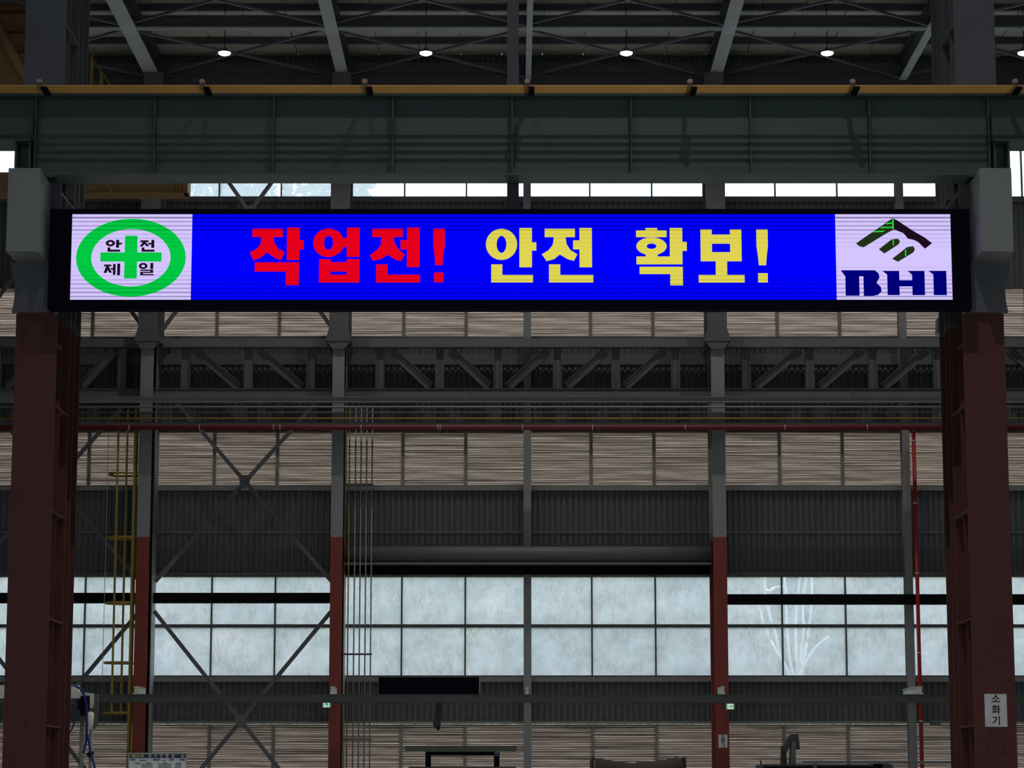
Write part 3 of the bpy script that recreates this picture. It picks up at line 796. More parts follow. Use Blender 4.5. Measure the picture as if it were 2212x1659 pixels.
# conductor bars in front of the girder
for k_ in range(4):
    y = GY - 0.50 - k_ * 0.10
    zc = Z(199, GY - 0.5)
    t = tag(MB().prism_x([(y-0.014, zc-0.011), (y-0.014, zc+0.015), (y+0.014, zc+0.015), (y+0.014, zc-0.011)], XL+0.05, XR-0.05).build('conductor_bar', M_GOLD),
            'orange conductor bar along the girder top, %s of four' % ('rearmost', 'second from rear', 'third from rear', 'frontmost')[k_], 'bar', 'orange conductor bars')
for k_ in range(7):
    px = 92 + 349 * k_
    x = X(px, GY-0.6, 190); zc = Z(199, GY-0.5)
    wh = ['at far left', 'second from left', 'third from left', 'in the middle', 'third from right', 'second from right', 'at far right'][k_]
    t = thing('bar_hanger', (x, GY-0.6, zc), 'pinkish clip hanger on the conductor bars, ' + wh, 'hanger', 'conductor bar hangers')
    MB().box(x-0.035, x+0.035, GY-0.85, GY-0.27, zc+0.016, zc+0.045).build('arm', M_PURLIN, t)
    MB().prism([(x-0.04, zc+0.046), (x+0.035, zc+0.046), (x+0.035, zc+0.080), (x+0.01, zc+0.10), (x-0.035, zc+0.085)], GY-0.85, GY-0.79).build('insulator', mat('pink_insulator', (0.42, 0.27, 0.22), 0.6), t)
    MB().box(x+0.02, x+0.10, GY-0.84, GY-0.46, zc-0.045, zc-0.0115).build('clip', M_BLACK, t)

# hanging post behind the sign
hx = X(1108, 35.3, 100)
hp = thing('hanging_post', (hx, 35.3, Z(640, 35.3)), 'dark square post hanging from the roof behind the sign', 'post')
MB().box(hx-0.085, hx+0.085, 35.22, 35.39, Z(640, 35.3), RZ - 0.01).build('tube', M_PURLIN, hp)
MB().box(hx-0.15, hx+0.15, 35.16, 35.45, Z(455, 35.3)-0.02, Z(455, 35.3)).build('collar', M_PURLIN, hp)

# ------------------------------------------------------------------ LED sign
SY = 34.80
SX0, SX1, SZ0, SZ1 = X(153.5, SY, 555), X(2055.5, SY, 555), Z(647.5, SY), Z(462.5, SY)
SIGN_ZC, SIGN_HALF, SIGN_H = (SZ0+SZ1)/2, (SZ1-SZ0)/2, SZ1-SZ0
U = (SX1 - SX0) / (2055.5 - 153.5); V = (SZ1 - SZ0) / (647.5 - 462.5)
def sx_(px): return SX0 + (px - 153.5) * U
def sz_(py): return SZ0 + (647.5 - py) * V
sg = thing('led_sign', ((SX0+SX1)/2, SY, SZ0), 'wide lit blue message sign spanning between the two near columns', 'sign')
bz0, bz1, bx0, bx1 = sz_(668), sz_(452), sx_(106), sx_(2096)
MB().box(bx0, bx1, SY+0.02, SY+0.22, bz0, bz1).build('housing', M_SIGNBLACK, sg)
MB().box(bx0, bx1, SY-0.02, SY+0.018, sz_(462), bz1).box(bx0, bx1, SY-0.02, SY+0.018, bz0, sz_(648)).box(bx0, sx_(153), SY-0.02, SY+0.018, sz_(648), sz_(462)).box(sx_(2056), bx1, SY-0.02, SY+0.018, sz_(648), sz_(462)).build('bezel', M_SIGNBLACK, sg)
E_BLUE = emit('led_blue', (0.0, 0.0, 1.0), 1.0, 1.25)
E_WHITE = emit('led_lilac_white', (0.66, 0.56, 1.0), 1.0, 1.45)
E_RED = emit('led_red', (0.80, 0.0, 0.012), 1.0, 0.9)
E_YEL = emit('led_yellow', (0.74, 0.66, 0.085), 1.0, 0.9)
E_GREEN = emit('led_green', (0.0, 0.58, 0.055), 1.0, 1.1)
E_NAVY = emit('led_navy', (0.0, 0.0, 0.20), 1.0, 0.8)
E_INK = emit('led_dark_ink', (0.012, 0.004, 0.012), 1.0)
E_ROOFG = emit('led_dark_green', (0.016, 0.030, 0.010), 1.0)
E_LIME = emit('led_lime', (0.02, 0.75, 0.06), 1.0)
YS = SY + 0.012
MB().box(sx_(413.5), sx_(1806), YS, YS+0.005, SZ0, SZ1).build('blue_field', E_BLUE, sg)
MB().box(SX0, sx_(413.5), YS, YS+0.005, SZ0, SZ1).build('white_field', E_WHITE, sg)
MB().box(sx_(1806), SX1, YS, YS+0.005, SZ0, SZ1).build('white_field', E_WHITE, sg)
def ruler(ox, oy, sc):
    fx = lambda x: sx_(ox + x / sc)
    fz = lambda y: sz_(oy + y / sc)
    def R(b, x0, y0, x1, y1, lay=1): return b.box(fx(x0), fx(x1), YS-0.002*lay, YS-0.0005, fz(y1), fz(y0))
    def Pg(b, pts, lay=1): return b.prism([(fx(x), fz(y)) for x, y in pts], YS-0.002*lay, YS-0.0005)
    def O(b, cx, cy, rx, ry, ix, iy, lay=1): return b.ring(fx(cx), fz(cy), rx/sc*U, ry/sc*V, ix/sc*U, iy/sc*V, YS-0.002*lay, YS-0.0005)
    return R, Pg, O
# red word
R, Pg, O = ruler(500, 440, 4.424)
b = MB(); R(b,195,238,487,318); Pg(b,[(283,316),(400,316),(405,370),(440,425),(507,465),(470,540),(410,515),(338,465),(280,515),(210,542),(172,465),(240,430),(275,385)])
R(b,527,228,648,538); R(b,646,347,688,437); R(b,222,560,645,648); R(b,522,646,645,778); b.build('letter', E_RED, sg)
b = MB(); O(b,925,373,147,137,43,67); Pg(b,[(1040,310),(1080,330),(1102,322),(1102,412),(1080,410),(1035,465)]); R(b,1100,228,1222,508)
R(b,838,530,948,753); R(b,1100,530,1222,753); R(b,946,558,1102,648); R(b,946,678,1102,753); b.build('letter', E_RED, sg)
b = MB(); R(b,1343,238,1635,318); Pg(b,[(1432,316),(1550,316),(1555,370),(1590,430),(1655,485),(1625,545),(1575,540),(1490,487),(1430,530),(1350,545),(1322,490),(1385,445),(1425,395)])
R(b,1676,228,1797,606); R(b,1614,347,1678,437); R(b,1383,580,1492,680); R(b,1383,678,1803,753); b.build('letter', E_RED, sg)
b = MB(); Pg(b,[(1928,238),(2038,238),(2038,420),(2025,460),(2017,588),(1947,588),(1937,460),(1928,400)]); R(b,1937,658,2026,750); b.build('letter', E_RED, sg)
# yellow words
R, Pg, O = ruler(1020, 440, 3.16)
b = MB(); O(b,200,277,107,107,33,58); R(b,322,165,408,434); R(b,406,263,438,320); R(b,130,414,206,488); R(b,130,486,415,537); b.build('letter', E_YEL, sg)
b = MB(); R(b,495,170,702,228); Pg(b,[(558,226),(638,226),(645,275),(670,315),(718,345),(695,390),(655,380),(598,347),(560,378),(508,392),(475,345),(520,318),(550,280)])
R(b,733,165,818,434); R(b,689,250,735,312); R(b,524,414,601,488); R(b,524,486,826,537); b.build('letter', E_YEL, sg)
b = MB(); R(b,1184,165,1265,184); R(b,1120,182,1329,228); O(b,1225,290,104,61,33,18); R(b,1185,345,1267,362); R(b,1121,360,1352,414)
R(b,1350,165,1436,414); R(b,1434,260,1466,322); R(b,1142,430,1437,480); R(b,1351,478,1437,557); b.build('letter', E_YEL, sg)
b = MB(); R(b,1560,175,1638,393); R(b,1762,175,1840,393); R(b,1636,210,1764,273); R(b,1636,330,1764,393); R(b,1662,393,1740,488); R(b,1545,486,1858,538); b.build('letter', E_YEL, sg)
b = MB(); Pg(b,[(1942,175),(2020,175),(2020,290),(2012,350),(2006,420),(1957,420),(1950,350),(1942,290)]); R(b,1950,474,2016,537); b.build('letter', E_YEL, sg)
# safety emblem
R, Pg, O = ruler(0, 360, 4.148)
b = MB(); O(b,1172,815,492,350,356,258); b.build('emblem_ring', E_GREEN, sg)
b = MB(); Pg(b,[(1115,618),(1228,618),(1228,768),(1447,768),(1447,850),(1228,850),(1228,1002),(1115,1002),(1115,850),(898,850),(898,768),(1115,768)]); b.build('emblem_cross', E_GREEN, sg)
def small(items, x0, y0, x1, y1):
    w, h = x1 - x0, y1 - y0
    b = MB()
    for it in items:
        k, v = it[0], it[1:]
        if k == 'r': R(b, x0+v[0]*w, y0+v[1]*h, x0+v[2]*w, y0+v[3]*h)
        elif k == 'o': O(b, x0+v[0]*w, y0+v[1]*h, v[2]*w, v[3]*h, v[4]*w, v[5]*h)
        else:
            ax, ay, bx_, by_, t = v; Pg(b, [(x0+(ax-t)*w, y0+ay*h), (x0+(ax+t)*w, y0+ay*h), (x0+(bx_+t)*w, y0+by_*h), (x0+(bx_-t)*w, y0+by_*h)])
    b.build('letter', E_INK, sg)
AN = [('o',.29,.28,.29,.27,.12,.11), ('r',.64,0,.83,.66), ('r',.82,.25,1,.40), ('r',.12,.64,.30,.98), ('r',.12,.82,.90,1)]
JEON = [('r',.02,.04,.56,.20), ('p',.29,.18,.08,.56,.10), ('p',.29,.22,.52,.54,.10), ('r',.54,.26,.76,.40), ('r',.74,0,.93,.68), ('r',.12,.64,.30,.98), ('r',.12,.82,.96,1)]
JE = [('r',.0,.08,.46,.24), ('p',.23,.22,.08,.80,.09), ('p',.23,.30,.42,.78,.09), ('r',.42,.38,.60,.52), ('r',.56,.03,.72,.96), ('r',.82,0,1,1)]
IL = [('o',.28,.25,.28,.25,.12,.10), ('r',.74,0,.93,.50), ('r',.10,.54,.93,.65), ('r',.75,.63,.93,.80), ('r',.10,.72,.93,.82), ('r',.10,.80,.28,1), ('r',.10,.90,.97,1)]
small(AN, 943, 655, 1088, 762); small(JEON, 1250, 655, 1388, 762); small(JE, 932, 868, 1078, 973); small(IL, 1245, 862, 1384, 973)
# roof emblem and letters
R, Pg, O = ruler(1712, 360, 4.148)
b = MB(); Pg(b,[(905,460),(920,560),(860,590),(640,722),(605,715),(572,688),(640,640),(820,520)]); b.build('emblem_roof', E_ROOFG, sg)
b = MB(); Pg(b,[(908,460),(950,482),(1080,570),(1190,635),(1255,685),(1190,735),(1130,675),(1090,655),(1040,645),(1000,595),(918,562)]); b.build('emblem_roof', E_INK, sg)
b = MB(); Pg(b,[(902,470),(914,470),(914,560),(902,560)],2); Pg(b,[(850,505),(900,500),(900,510),(845,515)],2); Pg(b,[(800,540),(900,538),(900,548),(790,550)],2); Pg(b,[(740,577),(830,572),(820,584),(725,588)],2); b.build('emblem_highlight', E_LIME, sg)
b = MB(); Pg(b,[(775,740),(890,652),(950,645),(968,665),(955,695),(825,778)]); b.build('emblem_stripe', E_ROOFG, sg)
b = MB(); Pg(b,[(893,825),(1030,720),(1085,712),(1100,740),(1085,768),(945,852)]); b.build('emblem_stripe', E_ROOFG, sg)
b = MB(); R(b,903,655,912,706,2); R(b,1010,745,1020,800,2); b.build('emblem_highlight', E_LIME, sg)
b = MB(); R(b,470,960,594,1155); Pg(b,[(430,928),(735,928),(768,955),(776,990),(748,1042),(784,1075),(792,1115),(760,1148),(710,1158),(632,1158),(632,982),(470,982)]); b.build('letter', E_NAVY, sg)
b = MB(); Pg(b,[(800,933),(953,933),(953,1150),(845,1150),(845,965)]); Pg(b,[(1030,933),(1180,933),(1180,1150),(1068,1150),(1068,970)]); R(b,951,1018,1070,1072); b.build('letter', E_NAVY, sg)
b = MB(); Pg(b,[(1215,933),(1375,933),(1375,1150),(1258,1150),(1258,965)]); b.build('letter', E_NAVY, sg)

# ------------------------------------------------------------------ orange overhead crane at the left
OY = 63.0
oa, ob = X(-420, OY), X(393, OY)
zc0, zc1 = Z(417, OY), Z(372, OY)
oc = thing('overhead_crane', ((oa+ob)/2, OY, zc0), 'orange overhead crane girder high up behind the left column', 'crane')
MB().box(oa, ob, OY, OY+0.6, zc0+0.02, zc1).build('box_girder', M_ORANGE, oc)
MB().box(oa, ob-0.1, OY-0.06, OY+0.66, zc0, zc0+0.02).build('bottom_flange', M_ORANGE, oc)
MB().bar((X(220, OY-0.1, 392), OY-0.06, Z(385, OY)), (X(242, OY-0.1, 415), OY-0.06, Z(418, OY)), 0.05, 0.09, up=(0,1,0)).build('brace', M_YEL, oc)  # diagonal highlight on the girder, put in as a yellow bar
for px in (374, 382, 389):
    x = X(px, OY-0.1, 400)
    MB().box(x-0.02, x+0.02, OY-0.12, OY-0.08, zc0+0.03, Z(330, OY)).build('end_rail', M_YEL, oc)
xk = X(400, OY, 410)
MB().box(xk-0.03, xk+0.06, OY+0.1, OY+0.3, Z(419, OY), Z(404, OY)).build('buffer', M_BLACK, oc)
# added body at the top left; its orange imitates warm light on roof
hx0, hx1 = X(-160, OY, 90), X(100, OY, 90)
hh = thing('warm_light_body', ((hx0+hx1)/2, OY+0.5, Z(300, OY)), 'added orange body standing in for warm-lit roof at the top left corner', 'crane')
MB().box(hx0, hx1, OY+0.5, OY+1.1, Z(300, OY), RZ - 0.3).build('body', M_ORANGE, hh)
for pa, pb in ((-3, 17), (45, 61)):
    MB().box(hx0, hx1, OY+0.22, OY+0.499, Z(pb, OY), Z(pa, OY)).build('rib', mat('warm_light_brown', (0.16, 0.07, 0.04), 0.6), hh)  # brown bands with the warm light put into their colour
MB().box(X(22, OY, 90), hx1, OY+0.22, OY+0.499, Z(103, OY), Z(88, OY)).build('rib', MATS['warm_light_brown'], hh)
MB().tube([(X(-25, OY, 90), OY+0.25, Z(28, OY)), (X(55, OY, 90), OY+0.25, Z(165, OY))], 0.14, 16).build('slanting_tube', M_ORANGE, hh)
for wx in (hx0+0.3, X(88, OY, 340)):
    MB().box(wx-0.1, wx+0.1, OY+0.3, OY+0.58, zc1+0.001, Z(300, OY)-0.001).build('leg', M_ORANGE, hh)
# yellow handrail of the crane walkway
rl = thing('walkway_rail', (X(200, OY, 150), OY+0.3, Z(190, OY)), 'yellow sloping handrail just right of the left near column', 'railing')
for px, pt in ((193.5, 110), (215, 148)):
    x = X(px, OY, 150)
    MB().box(x-0.04, x+0.04, OY+0.28, OY+0.32, zc1+0.001, Z(pt, OY)).build('rail_post', M_YEL, rl)
MB().tube([(X(190, OY, 108), OY+0.26, Z(108, OY)), (X(262, OY, 215), OY+0.26, Z(222, OY))], 0.020, 8).build('top_rail', M_YEL, rl)
MB().tube([(X(194, OY, 165), OY+0.26, Z(163, OY)), (X(230, OY, 215), OY+0.26, Z(222, OY))], 0.012, 8).build('mid_rail', M_YEL, rl)

# ------------------------------------------------------------------ things along the bottom edge
# information board
IY = 56.0
ia, ib = X(279, IY, 1640), X(402, IY, 1640)
it = Z(1628, IY)
bd = thing('notice_board', ((ia+ib)/2, IY, 0), 'white information board with navy header at bottom left', 'board')
M_BOARD = mat('board_white', (0.80, 0.83, 0.84), 0.35, 0.06, 3)
M_NAVY = mat('board_navy', (0.025, 0.035, 0.10), 0.4, 0.1, 3)
M_BLUEP = mat('board_blue', (0.10, 0.17, 0.42), 0.4, 0.2, 3)
M_YTXT = mat('board_yellow_text', (0.55, 0.52, 0.06), 0.5)
M_WTXT = mat('board_white_text', (0.55, 0.55, 0.58), 0.5)
M_KTXT = mat('board_dark_text', (0.10, 0.11, 0.12), 0.5)
MB().box(ia, ib, IY, IY+0.04, 0.75, it).build('panel', M_BOARD, bd)
u = (ib - ia) / 123.0
hz = it - 9.5*u
MB().box(ia+0.01, ib-0.01, IY-0.006, IY-0.001, hz, it-0.012).build('header', M_NAVY, bd)
MB().box(ia-0.02, ib+0.02, IY-0.012, IY+0.05, it, it+0.02).box(ia-0.02, ia, IY-0.012, IY+0.05, 0.75, it).box(ib, ib+0.02, IY-0.012, IY+0.05, 0.75, it).box(ia-0.02, ib+0.02, IY-0.012, IY+0.05, 0.73, 0.75).build('board_frame', M_LIGHTGREY, bd)
for x in (ia+0.12, ib-0.12):
    MB().tube([(x, IY+0.07, 0), (x, IY+0.07, it-0.05)], 0.02, 8).build('leg', M_LIGHTGREY, bd)
hzc = (hz + it) / 2 - 0.005
for body, px, m, szz in (('품', 286.5, M_YTXT, 0.068), ('질', 291.5, M_YTXT, 0.068), ('및', 297.5, M_WTXT, 0.055), ('시', 303.5, M_YTXT, 0.068), ('공', 308.5, M_YTXT, 0.068),
                         ('공', 324, M_WTXT, 0.085), ('사', 336, M_WTXT, 0.085), ('현', 349, M_WTXT, 0.085), ('황', 361, M_WTXT, 0.085), ('판', 374, M_WTXT, 0.085)):
    text_mb(body, X(px, IY, 1634), IY-0.009, hzc, szz, bold=0.003).build('letter', m, bd)
MB().tube([(X(394.5, IY, 1634), IY-0.008, hzc), (X(394.5, IY, 1634), IY-0.007, hzc)], 0.034, 14).build('badge', M_YTXT, bd)
z2 = hz - 0.008
for pa, pb in ((281, 292), (331, 345), (366, 376), (388, 400)):
    MB().box(X(pa, IY, 1640), X(pb, IY, 1640), IY-0.005, IY-0.001, z2-0.05, z2-0.008).build('blue_tab', M_BLUEP, bd)
for pa, pb, dz in ((301, 317, 0.03), (292, 303, 0.095), (317, 325, 0.09), (353, 360, 0.09), (381, 391, 0.095), (351, 358, 0.03)):
    MB().box(X(pa, IY, 1640), X(pb, IY, 1640), IY-0.005, IY-0.001, z2-dz-0.022, z2-dz).build('text_line', M_KTXT, bd)
for pa, pb in ((306, 330), (342, 370), (378, 392)):
    MB().box(X(pa, IY, 1640), X(pb, IY, 1640), IY-0.004, IY-0.001, z2-0.65, z2-0.11).build('posted_sheet', mat('posted_paper', (0.40, 0.42, 0.43), 0.5, 0.15, 8), bd)

# dark rack with crossbar
KY2 = 60.0
rk = thing('steel_rack', (X(995, KY2), KY2, 0), 'dark steel rack with long top bar and one blue-capped post', 'rack')
MB().box(X(875, KY2, 1620), X(1116, KY2, 1620), KY2-0.08, KY2+0.08, Z(1624, KY2), Z(1612, KY2)).build('top_bar', M_BEAM, rk)
MB().box(X(931, KY2, 1620), X(1068, KY2, 1620), KY2-0.05, KY2+0.05, Z(1632, KY2), Z(1624, KY2)-0.001).build('lower_bar', M_BLACK, rk)
for px in (925, 1073):
    MB().box(X(px-6, KY2, 1640), X(px+6, KY2, 1640), KY2-0.06, KY2+0.06, 0, Z(1624, KY2)-0.001).build('upright', M_BLACK, rk)
    MB().box(X(px-16, KY2, 1640), X(px+16, KY2, 1640), KY2-0.4, KY2+0.4, 0, 0.06).build('foot', M_BLACK, rk)
MB().tube([(X(1073, KY2, 1630), KY2-0.075, Z(1634, KY2)), (X(1073, KY2, 1630), KY2-0.075, Z(1625, KY2)), (X(1073, KY2, 1630), KY2-0.075, Z(1621.5, KY2))], [0.052, 0.052, 0.02], 12).build('blue_cap', mat('faded_blue', (0.07, 0.13, 0.19), 0.5), rk)
MB().box(X(884, KY2, 1650), X(1114, KY2, 1650), KY2-0.3, KY2+0.3, Z(1662, KY2), Z(1657, KY2)).build('shelf', M_BEAM, rk)

# machine under a tarpaulin
TYY = 61.0
M_TARP = mat('brown_tarpaulin', (0.060, 0.052, 0.048), 0.85, 0.25, 1.6)
def tarp():
    nx, nv = 46, 14
    xa, xb = X(1284, TYY, 1640), X(1470, TYY, 1640)
    ztop = Z(1632, TYY)
    vs = []; fs = []
    for j in range(nv):
        for i in range(nx + 1):
            f = i / nx; g = j / (nv - 1)
            top = ztop - 0.16 * math.sin(math.pi * f) ** 0.8 * (1 - 0.0) + (0.0 if f < .5 else 0.02) - 0.03
            if f < 0.04 or f > 0.96: top -= 0.05
            spread = 1 + 0.12 * max(0, g - 0.3)
            x = (xa + xb)/2 + (xa + (xb - xa)*f - (xa+xb)/2) * spread
            if g < 0.3:
                y = TYY + 1.2 - (g/0.3) * 1.8; z = top + 0.05*math.sin(g*9)*0.3
            else:
                q = (g - 0.3) / 0.7
                y = TYY - 0.6 - 0.25*q + 0.07*math.sin(f*34 + q*2)*q + 0.05*math.sin(f*13)*q
                z = top * (1 - q) + 0.02
            vs.append((x, y, z))
    for j in range(nv - 1):
        for i in range(nx):
            a = j*(nx+1) + i
            fs.append((a, a+1, a+nx+2, a+nx+1))
    return MB().add(vs, fs, True)
tp = thing('covered_machine', (X(1380, TYY), TYY, 0), 'machine hidden under a sagging dark brown tarpaulin', 'machine')
t_ = tarp().build('tarpaulin', M_TARP, tp)
so = t_.modifiers.new('thickness', 'SOLIDIFY'); so.thickness = 0.012
MB().box(X(1290, TYY, 1640), X(1464, TYY, 1640), TYY-0.35, TYY+1.0, 0, Z(1655, TYY)-0.08).build('machine_body', M_GREYD, tp)
for px, s in ((1279, -1), (1474, 1)):
    x = X(px, TYY, 1640)
    MB().prism([(x-0.03, Z(1636, TYY)), (x+0.05*s, Z(1636, TYY)), (x+0.16*s, 0.05), (x-0.05, 0.05)] if s > 0 else [(x+0.03, Z(1633, TYY)), (x-0.02, Z(1636, TYY)), (x-0.12, 0.05), (x+0.05, 0.05)], TYY-0.5, TYY+0.9).build('side_flap', M_TARP, tp)

# machine with hooded head on the right
QY = 62.0
mc = thing('machine_tool', (X(1780, QY), QY, 0), 'dark machine with a hooded head on a pale pillar', 'machine')
M_MACH = mat('machine_dark_grey', (0.060, 0.066, 0.072), 0.5, 0.15, 2)
M_MACHL = mat('machine_blue_grey', (0.15, 0.165, 0.18), 0.5, 0.12, 2)
MB().prism([(X(p_, QY, 1600), Z(q_, QY)) for p_, q_ in ((1692, 1621), (1698, 1597), (1708, 1586), (1724, 1585.5), (1727, 1619), (1718, 1618), (1716, 1600), (1708, 1602), (1700, 1624))], QY-0.1, QY+0.4).build('hood', M_MACH, mc)
MB().prism([(X(p_, QY, 1600), Z(q_, QY)) for p_, q_ in ((1705, 1651), (1709, 1601), (1718, 1601), (1717, 1651))], QY-0.12, QY+0.25).build('pillar', M_MACHL, mc)
MB().prism([(X(p_, QY, 1600), Z(q_, QY)) for p_, q_ in ((1687, 1651), (1689, 1612), (1698, 1612), (1700, 1651))], QY+0.05, QY+0.3).build('bracket', M_MACH, mc)
MB().box(X(1640, QY, 1655), X(1900, QY, 1655), QY-0.5, QY+0.9, 0.1, Z(1651, QY)).build('bed', M_MACH, mc)
MB().box(X(1645, QY, 1655), X(1890, QY, 1655), QY-0.55, QY-0.501, Z(1675, QY), Z(1656, QY)).build('guard_panel', M_BLACK, mc)
MB().prism([(X(p_, QY, 1650), Z(q_, QY)) for p_, q_ in ((1880, 1651), (1884, 1648.5), (1920, 1651), (1926, 1664), (1880, 1664))], QY-0.5, QY+0.3).build('end_cover', M_MACH, mc)
MB().tube([(X(1639.5, QY, 1650), QY-0.45, Z(1651, QY)), (X(1639.5, QY, 1650), QY-0.45, Z(1641, QY))], 0.018, 8).build('lever', M_RED, mc)
tag(MB().box(X(1733, QY-0.9, 1646), X(2080, QY-0.9, 1646), QY-1.0, QY-0.85, Z(1650, QY-0.9), Z(1643.5, QY-0.9)).build('pale_rail', M_MACHL), 'long pale grey rail in front of the right machine', 'rail')
for px in (1760, 2060):
    x = X(px, QY-0.9, 1646)
    tag(MB().box(x-0.04, x+0.04, QY-0.98, QY-0.9, 0, Z(1650, QY-0.9)-0.001).box(x-0.12, x+0.12, QY-1.1, QY-0.78, 0, 0.02).build('rail_stand', M_MACHL), 'stand under the long pale rail, ' + ('near the machine pillar' if px < 1900 else 'behind the right near column'), 'stand')

# welding boom with blue hoses at lower left
WYY = 57.0
def wx(px, py=1560): return X(px, WYY, py)
def wz(py): return Z(py, WYY)
wb = thing('welding_boom', (wx(195), WYY, 0), 'cream welding boom with black clamp and twin masts at lower left', 'machine')
MB().box(wx(-60), wx(176), WYY-0.1, WYY+0.2, wz(1509), wz(1495)).build('boom_arm', M_CREAM, wb)
MB().box(wx(-60), wx(168), WYY-0.05, WYY+0.2, wz(1494.5), wz(1480)).build('drive_cover', M_CREAM, wb)
MB().box(wx(-60), wx(168), WYY-0.12, WYY+0.2, wz(1519), wz(1509.5)).build('under_rail', M_BEAM, wb)
MB().prism([(wx(176.5), wz(1509)), (wx(176.5), wz(1496)), (wx(188), wz(1496)), (wx(203), wz(1499)), (wx(203), wz(1512)), (wx(198), wz(1530)), (wx(195), wz(1530)), (wx(194), wz(1508))], WYY-0.08, WYY+0.15).build('head_plate', M_CREAM, wb)
MB().box(wx(176), wx(194), WYY-0.22, WYY-0.081, wz(1546), wz(1504)).build('clamp', M_BLACK, wb)
MB().box(wx(170), wx(178), WYY-0.20, WYY-0.10, wz(1534), wz(1510)).build('clamp_jaw', M_BLACK, wb)
MB().prism([(wx(203.5), wz(1576)), (wx(203.5), wz(1500)), (wx(209), wz(1499)), (wx(211), wz(1505)), (wx(211), wz(1565))], WYY-0.06, WYY+0.05).build('end_guard', M_BEAM, wb)
for pxm, ptop in ((179, 1547), (199, 1560)):
    MB().tube([(wx(pxm), WYY-0.05, 0.1), (wx(pxm), WYY-0.05, wz(ptop))], 0.045, 12).build('mast', M_GREY, wb)
MB().tube([(wx(194), WYY-0.15, wz(1577)), (wx(195), WYY-0.15, wz(1562)), (wx(197), WYY-0.15, wz(1540)), (wx(199), WYY-0.15, wz(1536))], [0.05, 0.10, 0.09, 0.03], 14).build('feed_motor', M_CREAM, wb)
MB().tube([(wx(193), WYY-0.13, wz(1632)), (wx(201), WYY-0.13, wz(1627)), (wx(206), WYY-0.13, wz(1628))], [0.05, 0.06, 0.04], 10).build('coupling', M_BLACK, wb)
MB().box(wx(165), wx(215), WYY-0.6, WYY+0.6, 0, 0.1).build('base', M_BEAM, wb)
def spline(pts, n=6):
    out = []
    P = [Vector(p) for p in pts]; P = [P[0]] + P + [P[-1]]
    for i in range(1, len(P) - 2):
        for k_ in range(n):
            t = k_ / n
            out.append(0.5*((2*P[i]) + (P[i+1]-P[i-1])*t + (2*P[i]-5*P[i-1]*1 + 4*P[i+1]-P[i+2])*t*t*1 + 0*P[i]) if False else
                       0.5*(2*P[i] + (P[i+1]-P[i-1])*t + (2*P[i-1]-5*P[i]+4*P[i+1]-P[i+2])*t*t + (3*P[i]-P[i-1]-3*P[i+1]+P[i+2])*t*t*t))
    out.append(P[-2])
    return out
def hose(pp, label, dy, r=0.022):
    tag(MB().tube(spline([(wx(a), WYY + dy, wz(b_)) for a, b_ in pp]), r, 8).build('hose', M_HOSE), label, 'hose', 'blue hoses on the welding boom')
hose([(120, 1478), (150, 1479), (166, 1483), (180, 1493), (189, 1515), (192, 1540), (192, 1570), (192, 1600), (188, 1622), (186, 1628)], 'thick blue hose arching over the boom and ending at the mast', -0.30, 0.026)
hose([(190, 1522), (193, 1550), (194, 1580), (199, 1605), (205, 1632), (212, 1655), (216, 1690), (214, 1760)], 'blue hose sweeping down to the right of the masts', -0.36, 0.024)
hose([(166, 1512), (165, 1545), (161, 1568), (152, 1586), (142, 1592), (125, 1600)], 'loose blue hose loop hanging left of the masts', -0.16, 0.018)

# ------------------------------------------------------------------ outside: grassy bank, grass, sapling, trees
def hill_z(x, y):
    t = max(0.0, y - 72.0)
    z = 0.9 + 0.62 * min(t, 26.0) + 0.05 * max(0.0, t - 26)
    z += 0.35*math.sin(x*0.55 + y*0.3) * min(1, t/4) + 0.18*math.sin(x*1.7 - y*1.1) * min(1, t/3)
    return z
hm = MB(); nx, ny = 90, 60
vs = []
for j in range(ny + 1):
    for i in range(nx + 1):
        x = -45 + 90*i/nx; y = 71.5 + 70*(j/ny)**1.5
        vs.append((x, y, hill_z(x, y) + random.uniform(-0.08, 0.08)))
hm.add(vs, [(j*(nx+1)+i, j*(nx+1)+i+1, (j+1)*(nx+1)+i+1, (j+1)*(nx+1)+i) for j in range(ny) for i in range(nx)], True)
def hill_material():
    m = bpy.data.materials.new('grassy_bank'); m.use_nodes = True
    n, l = m.node_tree.nodes, m.node_tree.links
    p = n['Principled BSDF']; p.inputs['Roughness'].default_value = 0.95
    tc = n.new('ShaderNodeTexCoord')
    a = n.new('ShaderNodeTexNoise'); a.inputs['Scale'].default_value = 0.45; a.inputs['Detail'].default_value = 10; a.inputs['Roughness'].default_value = 0.75
    cr = n.new('ShaderNodeValToRGB')
    e = cr.color_ramp.elements
    e[0].position = 0.40; e[0].color = (0.045, 0.065, 0.032, 1)
    e[1].position = 0.62; e[1].color = (0.30, 0.25, 0.19, 1)
    q = e.new(0.5); q.color = (0.13, 0.15, 0.085, 1)
    l.new(tc.outputs['Object'], a.inputs['Vector']); l.new(a.outputs['Fac'], cr.inputs['Fac']); l.new(cr.outputs['Color'], p.inputs['Base Color'])
    return m
tag(hm.build('hill', hill_material(), loc=(0, 72, 0)), kind='structure')
gr = MB()
rnd = random.Random(3)
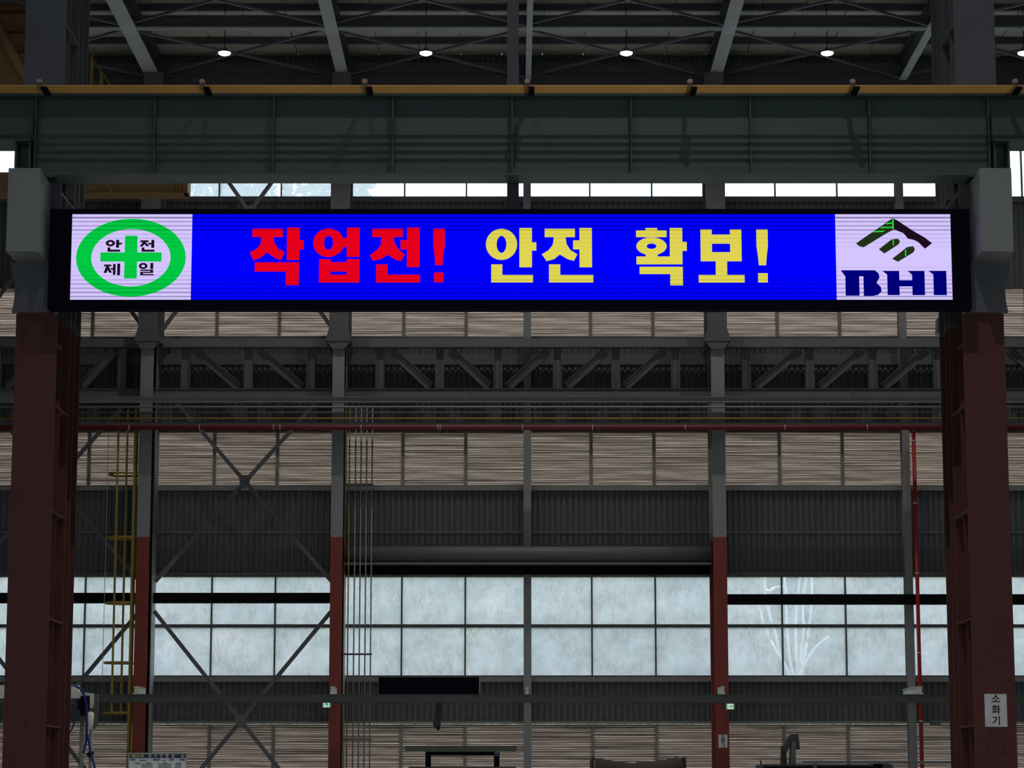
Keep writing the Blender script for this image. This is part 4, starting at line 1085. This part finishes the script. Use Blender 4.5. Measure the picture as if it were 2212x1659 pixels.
for k_ in range(8000):
    x = rnd.uniform(-18, 18); y = 73.0 + 15*rnd.random()**1.4
    z = hill_z(x, y) - 0.05
    for q in range(3):
        h = rnd.uniform(0.25, 0.8); a = rnd.uniform(0, 6.28); ln = rnd.uniform(0.1, 0.45); w = rnd.uniform(0.008, 0.022)
        ex, ey = math.cos(a)*ln, math.sin(a)*ln
        gr.add([(x-w, y, z), (x+w, y, z), (x+ex*0.5+w*0.7, y+ey*0.5, z+h*0.7), (x+ex*0.5-w*0.7, y+ey*0.5, z+h*0.7), (x+ex, y+ey, z+h*0.9)], [(0,1,2,3), (3,2,4)])
tag(gr.build('grass', mat('bank_grass', (0.33, 0.33, 0.26), 0.9, 0.40, 0.35), loc=(0, 74, 0), kind='stuff'), 'tall dry grass growing on the bank outside the low windows', 'grass')
# sapling
SPY = 77.5
M_BARK = mat('pale_bark', (0.88, 0.88, 0.84), 0.8, 0.1, 8)
def spx(px, py): return (X(px, SPY, py), SPY + rnd.uniform(-0.15, 0.15), Z(py, SPY))
sap = thing('sapling', (X(1724, SPY, 1455), SPY, Z(1470, SPY)), 'bare pale many-stemmed sapling outside the right low window', 'tree')
STEMS = [[(1722,1475),(1708,1440),(1701,1380),(1698,1330),(1694,1245)], [(1726,1475),(1721,1420),(1720,1360),(1722,1310),(1728,1240)],
         [(1728,1475),(1731,1410),(1736,1360),(1735,1310),(1741,1240)], [(1730,1478),(1740,1400),(1747,1365),(1752,1310),(1754,1240)],
         [(1718,1478),(1688,1420),(1675,1372),(1664,1330),(1653,1275),(1652,1245)], [(1714,1476),(1684,1420),(1662,1375),(1648,1345),(1643,1320),(1634,1306),(1620,1290)],
         [(1736,1440),(1760,1400),(1790,1375)], [(1655,1275),(1662,1277),(1674,1269),(1694,1269),(1700,1278)]]
for st_ in STEMS:
    pts = spline([spx(*p) for p in st_], 4)
    MB().tube(pts, [0.040*(1 - 0.5*i/len(pts)) + 0.008 for i in range(len(pts))], 6).build('stem', M_BARK, sap)
# trees on top of the bank
M_LEAF = mat('pine_leaf', (0.085, 0.11, 0.075), 0.9, 0.4, 0.8)
M_TRUNK = mat('pine_trunk', (0.10, 0.075, 0.055), 0.9, 0.2, 3)
def tree(px, y, h, r, label, seed, n=1500):
    rd = random.Random(seed)
    x = X(px, y, 420); z = hill_z(x, y) - 0.3
    t = thing('pine_tree', (x, y, z), label, 'tree', 'trees beyond the clerestory')
    MB().tube([(x, y, z), (x+0.1, y, z+h*0.5), (x, y, z+h*0.95)], [0.22, 0.15, 0.04], 8).build('trunk', M_TRUNK, t)
    f = MB()
    for k_ in range(n):
        g = rd.random(); rr_ = r*(1.05 - 0.85*g)*rd.random()**0.5; a = rd.uniform(0, 6.28)
        px_, py_, pz_ = x + rr_*math.cos(a), y + rr_*math.sin(a), z + h*(0.12 + 0.88*g) + rd.uniform(-0.3, 0.3)
        s_ = rd.uniform(0.12, 0.30); u_ = Vector((rd.uniform(-1,1), rd.uniform(-1,1), rd.uniform(-1,1))).normalized()
        v_ = u_.cross(Vector((rd.uniform(-1,1), rd.uniform(-1,1), rd.uniform(-1,1)))).normalized()
        c = Vector((px_, py_, pz_))
        f.add([c-u_*s_, c+v_*s_*0.5, c+u_*s_, c-v_*s_*0.5], [(0,1,2,3)])
    f.build('crown', M_LEAF, t, kind='stuff')
tree(425, 96, 14.0, 3.4, 'dense pine seen through the clerestory beside the orange crane', 1, 4200)
tree(520, 104, 15.5, 2.6, 'pine seen through the clerestory behind the crossed brace', 2, 3400)
tree(690, 98, 13.5, 1.7, 'pine seen through the clerestory, right of the crossed brace', 3, 2200)
tree(775, 103, 14.5, 1.2, 'slim pine at the clerestory, just right of the five-pipe column', 4)
tree(622, 108, 10.3, 0.6, 'thin young pine top in the clerestory beside a window bar', 5)
